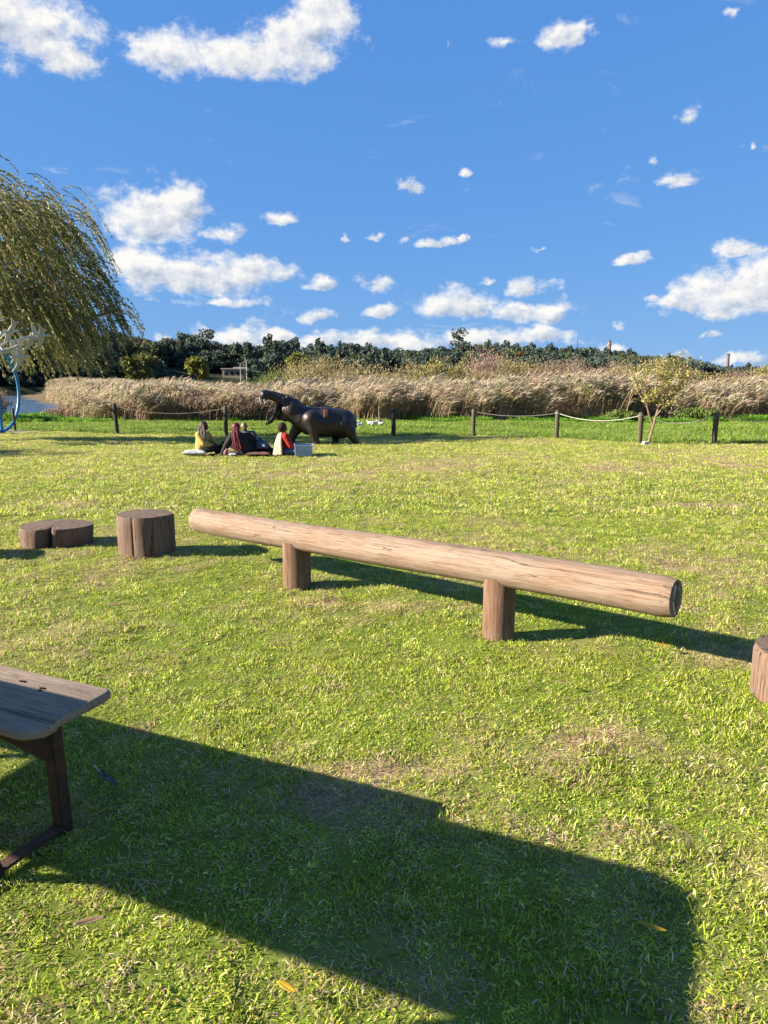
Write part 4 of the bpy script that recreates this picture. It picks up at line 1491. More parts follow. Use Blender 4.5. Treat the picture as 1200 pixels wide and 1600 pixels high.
def build_fence():
    for k, (x, y, h, r, lb, ln) in enumerate(POSTS):
        dark = k in (1, 3)
        m = wood_mat('fence_wood_dark' if dark else 'fence_wood', 'z', light=(0.08, 0.065, 0.05) if dark else (0.17, 0.135, 0.085),
                     mid=(0.055, 0.045, 0.035) if dark else (0.125, 0.098, 0.06), dark=(0.03, 0.025, 0.02) if dark else (0.075, 0.058, 0.038), crack=0.7, grey=(0.12, 0.10, 0.08), greyamt=0.3)
        mb = MB()
        n = 14
        pts = [(ln * (q / h), 0, q) for q in (-0.2, 0.1, h * 0.4, h * 0.75, h - 0.03, h)]
        mb.tube(pts, [r * 1.03, r, r * 0.97, r * 1.0, r * 0.96, r * 0.72], n)
        o = mb.build('fence_post', m, None, True, (x, y, gzf(x, y)))
        tag(o, lb, 'fence post', 'fence posts')
    rm = mat('white_rope', (0.62, 0.58, 0.50), 0.9, var=0.3, scale=30)
    rg = mat('grey_rope', (0.30, 0.27, 0.22), 0.9, var=0.3, scale=30)
    for (i, j, sag, rad, mm, lb) in ((5, 6, 0.22, 0.011, rm, 'white rope sagging between the left rope post and the young tree'),
                                     (6, 7, 0.26, 0.011, rm, 'white rope sagging right of the young tree'),
                                     (7, 8, 0.24, 0.011, rm, 'white rope running out of the right edge'),
                                     (4, 5, 0.14, 0.010, rg, 'thin faint rope left of the grey rope post'),
                                     (1, 2, 0.24, 0.007, rg, 'thin grey rope reaching the post behind the picnic group')):
        a, b = POSTS[i], POSTS[j]
        pa = Vector((a[0] + a[5], a[1], gzf(a[0], a[1]) + a[2] - 0.09))
        pb = Vector((b[0] + b[5], b[1], gzf(b[0], b[1]) + b[2] - 0.09))
        pts = []
        for k in range(25):
            u = k / 24
            p = pa.lerp(pb, u)
            p.z -= sag * 4 * u * (1 - u)
            pts.append(p - pa)
        mb = MB()
        mb.tube(pts, rad, 7)
        # knots round the two posts
        for c, pr in ((pts[0], a), (pts[-1], b)):
            ring = [(c.x + (pr[3] + 0.008) * math.cos(w * 0.5236), c.y + (pr[3] + 0.008) * math.sin(w * 0.5236), c.z) for w in range(13)]
            mb.tube(ring, rad, 6, False)
        o = mb.build('fence_rope', mm, None, True, pa)
        tag(o, lb, 'rope', 'ropes between the fence posts')

build_fence()


# ------------------------------------------------------------------ sculpted bodies
def capsule_into(bm_mb, p0, r0, p1, r1, n=14):
    p0, p1 = Vector(p0), Vector(p1)
    bm_mb.ball(p0, r0, n, 9)
    bm_mb.ball(p1, r1, n, 9)
    if (p1 - p0).length > 1e-4:
        bm_mb.tube([p0, p1], [r0, r1], n)


def blob(name, chains, voxel, material, parent, balls=(), smooth=6, loc=None):
    """one continuous skin over tapering limb chains"""
    mb = MB()
    for ch in chains:
        for (a, b) in zip(ch[:-1], ch[1:]):
            capsule_into(mb, a[0], a[1], b[0], b[1])
    for (c, r, rot) in balls:
        mb.ball(c, r, 18, 12, None, rot)
    me = mb.mesh(name)
    tmp = bpy.data.objects.new('tmp', me)
    COL.objects.link(tmp)
    m = tmp.modifiers.new('r', 'REMESH')
    m.mode = 'VOXEL'
    m.voxel_size = voxel
    s = tmp.modifiers.new('s', 'SMOOTH')
    s.factor = 0.5
    s.iterations = smooth
    dg = bpy.context.evaluated_depsgraph_get()
    out = bpy.data.meshes.new_from_object(tmp.evaluated_get(dg))
    bpy.data.objects.remove(tmp)
    bpy.data.meshes.remove(me)
    out.name = name
    o = link(name, out, material, parent, True, loc)
    return o


def build_hippo():
    loc = (-2.27, 22.25, gzf(-2.27, 22.25))
    root = empty('hippo_sculpture', loc, 'dark metal hippo sculpture with wide open mouth standing on the lawn', 'sculpture', None, 0.17)
    m = mat('weathered_bronze', (0.028, 0.027, 0.032), 0.44, 0.4, color2=(0.055, 0.036, 0.028), scale=2.2, bump=1.0, bscale=12, spec=0.5)
    # paint a rust coloured patch welded on the back and worn sheen with noise
    t = NT(m.node_tree)
    S = 0.0202
    P = lambda px, py, y=0.0: Vector(((px - 487) * S, y, (694 - py) * S))
    ch = []
    # trunk
    ch.append([(P(537, 660), 0.40), (P(520, 661), 0.455), (P(503, 661), 0.47), (P(487, 659), 0.45), (P(473, 653), 0.37), (P(462, 647), 0.31), (P(452, 642), 0.27)])
    ch.append([(P(541, 664), 0.36), (P(534, 668), 0.38)])
    # cheeks and skull
    ch.append([(P(458, 641), 0.33), (P(453, 640), 0.27), (P(448, 650), 0.19), (P(439, 653.5), 0.08)])
    ch.append([(P(464, 636), 0.22), (P(452, 631), 0.22), (P(443, 625.5), 0.185), (P(432, 620.5), 0.15), (P(420, 618), 0.14)])
    # snout
    balls = [(P(417, 618.5), (0.155, 0.24, 0.165), None), (P(508, 660), (0.62, 0.46, 0.475), None)]
    # near front leg, far front leg
    ch.append([(P(486, 655, -0.26), 0.27), (P(489, 668, -0.30), 0.20), (P(490, 679, -0.30), 0.145), (P(493.5, 690, -0.30), 0.115), (P(494, 694, -0.31), 0.125)])
    ch.append([(P(473, 662, 0.22), 0.24), (P(464, 673, 0.28), 0.18), (P(459, 682, 0.28), 0.135), (P(456, 692, 0.28), 0.12), (P(455, 694, 0.28), 0.125)])
    # rear near, rear far
    ch.append([(P(537, 664, -0.20), 0.30), (P(545, 674, -0.26), 0.20), (P(550, 684, -0.27), 0.125), (P(555.5, 692, -0.27), 0.10), (P(556, 694, -0.27), 0.115)])
    ch.append([(P(530, 668, 0.22), 0.25), (P(527, 680, 0.26), 0.16), (P(526, 690, 0.26), 0.115), (P(525, 694, 0.26), 0.12)])
    body = blob('body', ch, 0.035, m, root, balls, 5)
    # lower jaw: a dished plate hanging from the throat, open towards the snout
    jw = MB()
    prof = [(438, 627, 0.16), (435.5, 636, 0.19), (433, 645, 0.21), (430, 652, 0.23), (425, 657.5, 0.22), (418.5, 661.5, 0.17)]
    rows = []
    for (x, y, hw) in prof:
        rows.append([P(x, y, hw * q) + Vector((-0.035 * q * q * 2 * S / S, 0, 0.0)) for q in (-1, -0.6, 0, 0.6, 1)])
    off = [Vector((0.085, 0, -0.06))] * 3 + [Vector((0.055, 0, -0.085))] * 2 + [Vector((0.03, 0, -0.06))]
    vs = [p for rw in rows for p in rw] + [p + o for rw, o in zip(rows, off) for p in rw]
    n, w = len(rows), 5
    fs = []
    for i in range(n - 1):
        for k in range(w - 1):
            q = i * w + k
            fs.append((q, q + 1, q + w + 1, q + w))
            q += n * w
            fs.append((q, q + w, q + w + 1, q + 1))
        fs.append((i * w, (i + 1) * w, (i + 1) * w + n * w, i * w + n * w))
        fs.append((i * w + 4, i * w + 4 + n * w, (i + 1) * w + 4 + n * w, (i + 1) * w + 4))
    fs.append(tuple(range((n - 1) * w, n * w)) + tuple(reversed(range((2 * n - 1) * w, 2 * n * w))))
    jw.add(vs, fs)
    jaw = jw.build('lower_jaw', m, root)
    md = jaw.modifiers.new('sub', 'SUBSURF')
    md.levels = md.render_levels = 2
    # bare metal lining of the mouth
    ln = MB()
    rw = [[P(x - 1.6, y - 0.3, hw * 0.93 * q) for q in (-1, 0, 1)] for (x, y, hw) in prof[:5]]
    vs = [p for q in rw for p in q]
    ln.add(vs, [(i * 3 + k, i * 3 + k + 1, (i + 1) * 3 + k + 1, (i + 1) * 3 + k) for i in range(4) for k in range(2)])
    lo = ln.build('mouth_lining', mat('bare_steel', (0.45, 0.46, 0.47), 0.4, 0.6, var=0.3, scale=8), jaw)
    sd = lo.modifiers.new('s', 'SOLIDIFY')
    sd.thickness = 0.02
    # tusks, ears, eye bumps, tail
    ivory = mat('tusk_white', (0.7, 0.66, 0.56), 0.5, var=0.15)
    for (x, y, dy) in ((410.5, 624, -0.09), (417, 625, -0.13), (412, 624, 0.10)):
        mb = MB()
        p = P(x, y, dy)
        mb.tube([p + Vector((0, 0, 0.05)), p + Vector((0.0, 0, -0.06)), p + Vector((0.02, 0, -0.16))], [0.016, 0.014, 0.005], 8)
        mb.build('tusk', ivory, root)
    for (x, y, dy) in ((452, 622.5, -0.15), (453.5, 622.5, 0.14)):
        mb = MB()
        mb.ball(P(x, y, dy), (0.055, 0.035, 0.07), 10, 7)
        mb.build('ear', m, root)
    for (x, y, dy) in ((463.5, 628, -0.12), (464, 628, 0.12)):
        mb = MB()
        p = P(x, y, dy)
        mb.tube([p + Vector((0, 0, -0.06)), p + Vector((0.0, 0, 0.04)), p + Vector((0.015, 0, 0.10))], [0.05, 0.045, 0.012], 8)
        mb.build('ear', m, root)
    mb = MB()
    mb.ball(P(446, 625, -0.16), (0.05, 0.04, 0.05), 10, 7)
    mb.build('eye', m, root)
    mb = MB()
    mb.tube([P(548, 655), P(551, 658), P(551.5, 663), P(551, 666)], [0.045, 0.03, 0.022, 0.012], 8)
    mb.build('tail', m, root)
    # rusty plate riveted on the upper flank, following the barrel
    pl = MB()
    vs = []
    for i in range(6):
        for k in range(5):
            x = P(505 + 8 * k / 4, 0).x
            a = R(16 + 36 * i / 5)
            rr = 0.485
            vs.append((x, -0.470 * math.cos(a) - 0.012, P(0, 660).z + rr * math.sin(a) + 0.005))
    pl.add(vs, [(i * 5 + k, i * 5 + k + 1, (i + 1) * 5 + k + 1, (i + 1) * 5 + k) for i in range(5) for k in range(4)])
    po = pl.build('rusty_plate', mat('rust_plate', (0.16, 0.065, 0.04), 0.7, 0.2, var=0.45, scale=10), root)
    sd = po.modifiers.new('s', 'SOLIDIFY')
    sd.thickness = 0.012
    tag(po, 'rust red plate on the upper flank')

build_hippo()


SKIN_A = mat('brown_skin', (0.16, 0.075, 0.045), 0.55, var=0.15, scale=20, spec=0.4)
SKIN_B = mat('tan_brown_skin', (0.24, 0.125, 0.08), 0.5, var=0.15, scale=20, spec=0.4)

def cloth(name, c, c2=None, rough=0.85):
    return mat(name, c, rough, color2=c2 or tuple(q * 0.75 for q in c), scale=14, bump=0.35, bscale=22, spec=0.2)


def head_parts(root, c, face, hair_mat=None, hair=1.0, r=1.0):
    """face features round head centre c; face = unit direction the person looks to"""
    f = Vector(face).normalized()
    s = Vector((-f.y, f.x, 0)).normalized()
    c = Vector(c)
    ey = MB()
    white = mat('eye_dark', (0.03, 0.02, 0.02), 0.3, var=0.1)
    for q in (-1, 1):
        e = MB()
        e.ball(c + f * 0.093 * r + s * 0.034 * q + Vector((0, 0, 0.004)), 0.012, 8, 6)
        e.build('eye', white, root)
    mo = MB()
    mo.ball(c + f * 0.092 * r + Vector((0, 0, -0.062)), (0.012, 0.012, 0.008), 8, 6)
    for q in (-0.018, 0.018):
        mo.ball(c + f * 0.09 * r + s * q + Vector((0, 0, -0.062)), (0.012, 0.012, 0.007), 8, 6)
    mo.build('mouth', mat('lips', (0.20, 0.06, 0.05), 0.5, var=0.1), root)


def body_chains(head, neck, chest, hip, sh, el, wr, hand_dir, hips, knees, ankles, toes, k=1.0):
    """skeleton of a person as chains of (point, radius); sh/el/wr.. are pairs"""
    V = Vector
    ch = []
    ch.append([(V(hip), 0.125), (V(hip).lerp(V(chest), 0.5), 0.115), (V(chest), 0.12), (V(neck), 0.052), (V(head) - V((0, 0, 0.03)), 0.06)])
    for i in (0, 1):
        ch.append([(V(chest) + V((0, 0, 0.06)), 0.085), (V(sh[i]), 0.062), (V(el[i]), 0.044), (V(wr[i]), 0.029)])
        ch.append([(V(hip), 0.11), (V(hips[i]), 0.095), (V(knees[i]), 0.062), (V(ankles[i]), 0.04), (V(toes[i]), 0.032)])
        # hand: palm, four fingers and a thumb
        d = V(hand_dir[i]).normalized()
        w = V(wr[i])
        side = d.cross(V((0, 0, 1)))
        side = side.normalized() if side.length > 0.1 else V((1, 0, 0))
        palm = w + d * 0.07
        ch.append([(w, 0.027), (palm - side * 0.02, 0.024)])
        ch.append([(w, 0.027), (palm + side * 0.02, 0.024)])
        for q, L in ((-0.033, 0.062), (-0.011, 0.075), (0.011, 0.07), (0.033, 0.055)):
            b = palm + side * q
            ch.append([(b, 0.011), (b + d * L * 0.55, 0.010), (b + d * L * 0.9 - V((0, 0, L * 0.35)), 0.008)])
        b = w + d * 0.025 - side * 0.025
        ch.append([(b, 0.013), (b + d * 0.03 - side * 0.03, 0.011), (b + d * 0.055 - side * 0.035, 0.009)])
    return ch


def person_body(root, skin, head, face, chains):
    c = Vector(head)
    f = Vector(face).normalized()
    s = Vector((-f.y, f.x, 0)).normalized()
    rot = Vector((1, 0, 0)).rotation_difference(f).to_matrix()
    balls = [(c, (0.098, 0.08, 0.112), rot), (c + f * 0.02 + Vector((0, 0, -0.05)), (0.075, 0.062, 0.07), rot),
             (c + f * 0.102 + Vector((0, 0, -0.018)), (0.02, 0.016, 0.028), rot),
             (c + s * 0.082 + Vector((0, 0, -0.005)), (0.02, 0.012, 0.03), rot), (c - s * 0.082 + Vector((0, 0, -0.005)), (0.02, 0.012, 0.03), rot)]
    blob('body', chains, 0.0105, skin, root, balls, 3)
    head_parts(root, head, face)


def grow(chain, d):
    return [(p, r + d) for p, r in chain]


def braids(root, material, head, back, n, length, spread, rad, seed, side=(0, 0, 0), end=None):
    """hair as a cap plus many hanging braids; one mesh"""
    r = random.Random(seed)
    c = Vector(head)
    b = Vector(back).normalized()
    mb = MB()
    mb.ball(c + b * 0.018 + Vector((0, 0, 0.022)), (0.112, 0.104, 0.112), 16, 10)
    s = Vector((-b.y, b.x, 0)).normalized()
    for k in range(n):
        u = r.uniform(-1, 1)
        st = c + b * (0.085 - 0.03 * u * u) + s * 0.085 * u + Vector((0, 0, r.uniform(-0.02, 0.07)))
        L = length * r.uniform(0.8, 1.05)
        e = st + b * r.uniform(0.03, 0.10) + s * u * spread + Vector(side) + Vector((0, 0, -L))
        m = st.lerp(e, 0.5) + b * 0.045 + Vector((r.uniform(-0.015, 0.015), r.uniform(-0.015, 0.015), 0))
        q = m.lerp(e, 0.6) + Vector((r.uniform(-0.02, 0.02), 0, 0))
        mb.tube([st, st + b * 0.03 - Vector((0, 0, 0.05)), m, q, e], [rad, rad * 1.1, rad, rad * 0.9, rad * 0.5], 6)
    return mb.build('hair', material, root)


def build_people():
    V = Vector
    # --- yellow jacket, seen from behind her right shoulder, looking to the right
    x, y = -4.62, 18.20
    root = empty('person', (x, y, gzf(x, y)), 'person in yellow jacket with long dark braids, leftmost of the picnic group', 'person', 'people picnicking on the lawn')
    head, neck, chest, hip = (0.03, 0.02, 0.745), (0.0, 0.02, 0.62), (-0.02, 0.02, 0.46), (-0.05, 0.02, 0.20)
    face = (0.9, 0.45, -0.1)
    sh = [(-0.07, -0.15, 0.53), (0.06, 0.19, 0.53)]
    el = [(0.07, -0.22, 0.32), (0.20, 0.22, 0.33)]
    wr = [(0.28, -0.12, 0.25), (0.38, 0.12, 0.27)]
    hd = [(1, 0.4, -0.1), (1, -0.2, 0)]
    hips = [(0.02, -0.09, 0.17), (0.02, 0.11, 0.17)]
    kn = [(0.36, -0.17, 0.20), (0.38, 0.25, 0.22)]
    an = [(0.30, 0.16, 0.07), (0.42, -0.02, 0.07)]
    to = [(0.42, 0.25, 0.06), (0.52, 0.05, 0.05)]
    ch = body_chains(head, neck, chest, hip, sh, el, wr, hd, hips, kn, an, to)
    person_body(root, SKIN_A, head, face, ch)
    jk = [[(V(hip) + V((0, 0, 0.02)), 0.165), (V(hip).lerp(V(chest), 0.5), 0.165), (V(chest), 0.165), (V(neck) - V((0, 0, 0.05)), 0.085)]]
    for i in (0, 1):
        jk.append([(V(chest) + V((0, 0, 0.04)), 0.12), (V(sh[i]), 0.095), (V(el[i]), 0.078), (V(el[i]).lerp(V(wr[i]), 0.9), 0.055)])
    blob('jacket', jk, 0.013, cloth('yellow_jacket', (0.62, 0.42, 0.12), (0.55, 0.36, 0.10)), root, (), 4)
    tr = [grow([(V(hip) - V((0, 0, 0.03)), 0.13), (V(hips[i]), 0.105), (V(kn[i]), 0.075), (V(an[i]), 0.052)], 0.005) for i in (0, 1)]
    blob('trousers', tr, 0.013, cloth('black_trousers', (0.02, 0.02, 0.024)), root, (), 4)
    for i in (0, 1):
        blob('shoe', [[(V(an[i]) - V((0, 0, 0.015)), 0.05), (V(to[i]), 0.042)]], 0.012, cloth('dark_shoe', (0.03, 0.03, 0.03)), root, (), 3)
    braids(root, mat('dark_braids', (0.03, 0.017, 0.012), 0.6, color2=(0.10, 0.045, 0.025), scale=9), head, (-0.45, -0.9, 0), 30, 0.36, 0.05, 0.015, 3, (0.05, -0.12, 0))
    # --- black jacket and long red braids, back to the camera, leaning on her left hand
    x, y = -3.62, 17.92
    root = empty('person', (x, y, gzf(x, y)), 'person in black jacket with very long red braids leaning on one arm', 'person', 'people picnicking on the lawn')
    head, neck, chest, hip = (-0.09, 0.03, 0.715), (-0.03, 0.02, 0.58), (0.04, 0.0, 0.42), (0.13, 0.0, 0.15)
    face = (0.55, 0.83, -0.05)
    sh = [(-0.19, -0.02, 0.49), (0.22, 0.05, 0.50)]
    el = [(-0.33, -0.06, 0.28), (0.38, 0.12, 0.32)]
    wr = [(-0.44, -0.07, 0.07), (0.44, 0.30, 0.22)]
    hd = [(-0.7, -0.4, -0.2), (0.3, 1, 0)]
    hips = [(0.08, 0.12, 0.13), (0.24, 0.06, 0.13)]
    kn = [(0.10, 0.50, 0.20), (0.55, 0.36, 0.18)]
    an = [(0.40, 0.75, 0.07), (0.80, 0.20, 0.07)]
    to = [(0.52, 0.85, 0.05), (0.93, 0.22, 0.05)]
    ch = body_chains(head, neck, chest, hip, sh, el, wr, hd, hips, kn, an, to)
    person_body(root, SKIN_A, head, face, ch)
    jk = [[(V(hip) + V((0.02, 0, -0.02)), 0.175), (V(hip).lerp(V(chest), 0.5), 0.185), (V(chest), 0.18), (V(neck) - V((0, 0, 0.05)), 0.09)]]
    for i in (0, 1):
        jk.append([(V(chest) + V((0, 0, 0.04)), 0.13), (V(sh[i]), 0.098), (V(el[i]), 0.085), (V(el[i]).lerp(V(wr[i]), 0.88), 0.06)])
    jk.append([(V((0.22, 0, 0.2)), 0.15), (V((0.34, 0.05, 0.16)), 0.12)])
    blob('jacket', jk, 0.013, cloth('black_jacket', (0.018, 0.017, 0.019), (0.03, 0.03, 0.033)), root, (), 4)
    tr = [grow([(V(hip) - V((0, 0, 0.02)), 0.13), (V(hips[i]), 0.105), (V(kn[i]), 0.075), (V(an[i]), 0.052)], 0.005) for i in (0, 1)]
    blob('trousers', tr, 0.013, cloth('charcoal_trousers', (0.03, 0.03, 0.034)), root, (), 4)
    for i in (0, 1):
        blob('shoe', [[(V(an[i]) - V((0, 0, 0.015)), 0.05), (V(to[i]), 0.042)]], 0.012, cloth('dark_shoe', (0.03, 0.03, 0.03)), root, (), 3)
    braids(root, mat('red_braids', (0.20, 0.012, 0.022), 0.5, color2=(0.11, 0.008, 0.014), scale=9, bump=0.4, bscale=60), head, (-0.2, -1, 0), 34, 0.60, 0.03, 0.014, 4, (0.10, -0.11, 0))
    # --- bald man beyond, facing the camera
    x, y = -3.72, 19.25
    root = empty('person', (x, y, gzf(x, y)), 'bald person facing the camera, mostly hidden behind the black jacket', 'person', 'people picnicking on the lawn')
    head, neck, chest, hip = (-0.05, 0.0, 0.695), (-0.02, 0.02, 0.57), (0.0, 0.05, 0.42), (0.0, 0.08, 0.13)
    face = (0.5, -0.86, -0.05)
    sh = [(0.18, 0.02, 0.49), (-0.18, 0.05, 0.49)]
    el = [(0.25, -0.12, 0.28), (-0.24, -0.08, 0.28)]
    wr = [(0.12, -0.30, 0.20), (-0.10, -0.28, 0.20)]
    hd = [(-0.5, -1, 0), (0.5, -1, 0)]
    hips = [(0.1, 0.03, 0.12), (-0.1, 0.03, 0.12)]
    kn = [(0.34, -0.28, 0.2), (-0.34, -0.26, 0.2)]
    an = [(-0.08, -0.38, 0.06), (0.08, -0.44, 0.06)]
    to = [(-0.2, -0.42, 0.05), (0.2, -0.5, 0.05)]
    ch = body_chains(head, neck, chest, hip, sh, el, wr, hd, hips, kn, an, to)
    person_body(root, SKIN_B, head, face, ch)
    jk = [[(V(hip), 0.165), (V(chest), 0.165), (V(neck) - V((0, 0, 0.06)), 0.085)]]
    for i in (0, 1):
        jk.append([(V(chest) + V((0, 0, 0.04)), 0.12), (V(sh[i]), 0.09), (V(el[i]), 0.07), (V(el[i]).lerp(V(wr[i]), 0.88), 0.052)])
    blob('shirt', jk, 0.014, cloth('grey_shirt', (0.10, 0.10, 0.11)), root, (), 4)
    tr = [grow([(V(hip), 0.13), (V(hips[i]), 0.105), (V(kn[i]), 0.075), (V(an[i]), 0.052)], 0.005) for i in (0, 1)]
    blob('trousers', tr, 0.014, cloth('charcoal_trousers', (0.03, 0.03, 0.034)), root, (), 4)
    for i in (0, 1):
        blob('shoe', [[(V(an[i]) - V((0, 0, 0.015)), 0.05), (V(to[i]), 0.042)]], 0.012, cloth('dark_shoe', (0.03, 0.03, 0.03)), root, (), 3)
    # --- red shirt with a pale blanket over the back, looking right
    x, y = -2.55, 17.92
    root = empty('person', (x, y, gzf(x, y)), 'person in red shirt with pale blanket over the shoulder, rightmost of the picnic group', 'person', 'people picnicking on the lawn')
    head, neck, chest, hip = (0.01, 0.03, 0.715), (0.01, 0.03, 0.59), (0.03, 0.03, 0.44), (0.06, 0.03, 0.15)
    face = (0.93, 0.37, -0.1)
    sh = [(0.10, -0.15, 0.50), (-0.02, 0.20, 0.50)]
    el = [(0.22, -0.20, 0.28), (0.15, 0.27, 0.30)]
    wr = [(0.36, -0.10, 0.20), (0.38, 0.15, 0.22)]
    hd = [(1, 0.4, -0.2), (1, -0.2, -0.1)]
    hips = [(0.1, -0.07, 0.12), (0.1, 0.12, 0.12)]
    kn = [(0.42, -0.18, 0.16), (0.45, 0.22, 0.22)]
    an = [(0.36, 0.12, 0.06), (0.48, -0.05, 0.06)]
    to = [(0.46, 0.22, 0.05), (0.56, -0.18, 0.05)]
    ch = body_chains(head, neck, chest, hip, sh, el, wr, hd, hips, kn, an, to)
    person_body(root, SKIN_A, head, face, ch)
    jk = [[(V(hip), 0.155), (V(hip).lerp(V(chest), 0.5), 0.155), (V(chest), 0.16), (V(neck) - V((0, 0, 0.05)), 0.08)]]
    for i in (0, 1):
        jk.append([(V(chest) + V((0, 0, 0.04)), 0.115), (V(sh[i]), 0.09), (V(el[i]), 0.07), (V(el[i]).lerp(V(wr[i]), 0.5), 0.058)])
    blob('shirt', jk, 0.013, cloth('red_shirt', (0.36, 0.028, 0.014), (0.29, 0.02, 0.012)), root, (), 4)
    tr = [grow([(V(hip) - V((0, 0, 0.02)), 0.13), (V(hips[i]), 0.105), (V(kn[i]), 0.075), (V(an[i]), 0.05)], 0.005) for i in (0, 1)]
    blob('jeans', tr, 0.013, cloth('blue_jeans', (0.08, 0.13, 0.24)), root, (), 4)
    for i in (0, 1):
        blob('shoe', [[(V(an[i]) - V((0, 0, 0.015)), 0.052), (V(to[i]), 0.044)]], 0.012, cloth('tan_shoe', (0.32, 0.22, 0.12)), root, (), 3)
    hb = MB()
    r = random.Random(9)
    hm = mat('short_dark_hair', (0.035, 0.016, 0.01), 0.9, color2=(0.07, 0.03, 0.018), scale=60, bump=1.0, bscale=120)
    blob('hair', [[(V(head) + V((-0.02, -0.005, 0.03)), 0.112), (V(head) + V((-0.045, -0.015, -0.01)), 0.098)]], 0.012, hm, root, (), 2)
    # blanket: a draped sheet over the left shoulder and back
    bl = MB()
    nu, nv = 12, 16
    vs = []
    for i in range(nv):
        u = i / (nv - 1)
        zz = 0.60 - 0.56 * u
        for k in range(nu):
            q = k / (nu - 1)
            a = R(-95 - 150 * q)            # from the back towards the far left side
            rr = 0.115 + 0.185 * u ** 0.6 + 0.034 * math.sin(q * 15 + u * 3) * (0.15 + u)
            cx = 0.02 + 0.02 * u
            top = 0.10 * (1 - u) ** 3
            vs.append((cx + rr * math.cos(a) * (1 - top), 0.01 + rr * math.sin(a) * (1 - top), zz - 0.05 * math.sin(q * 3.1) * (0.4 + u) + 0.04 * u * math.sin(q * 9)))
    bl.add(vs, [(i * nu + k, i * nu + k + 1, (i + 1) * nu + k + 1, (i + 1) * nu + k) for i in range(nv - 1) for k in range(nu - 1)])
    o = bl.build('blanket', cloth('beige_blanket', (0.50, 0.41, 0.29), (0.42, 0.34, 0.25)), root)
    sd = o.modifiers.new('s', 'SOLIDIFY')
    sd.thickness = 0.02

build_people()


def cushion(name, loc, size, rz, m, label, cat, puff=1.0):
    n = 14
    vs, fs = [], []
    for sgn in (1, -1):
        for j in range(n + 1):
            for i in range(n + 1):
                u, v = i / n * 2 - 1, j / n * 2 - 1
                e = max(0.0, (1 - u ** 4) * (1 - v ** 4)) ** 0.5
                pin = 1 - 0.07 * (1 - abs(u)) * abs(v) - 0.07 * (1 - abs(v)) * abs(u)
                vs.append((u * size[0] / 2 * pin, v * size[1] / 2 * pin, size[2] / 2 * (1 + sgn * e * puff) + 0.006 * math.sin(u * 7 + v * 5) * e))
    m1 = (n + 1) ** 2
    for j in range(n):
        for i in range(n):
            q = j * (n + 1) + i
            fs.append((q, q + 1, q + n + 2, q + n + 1))
            fs.append((m1 + q, m1 + q + n + 1, m1 + q + n + 2, m1 + q + 1))
    mb = MB()
    mb.add(vs, fs)
    o = mb.build(name, m, None, True, loc)
    o.rotation_euler = (0, 0, rz)
    return tag(o, label, cat)


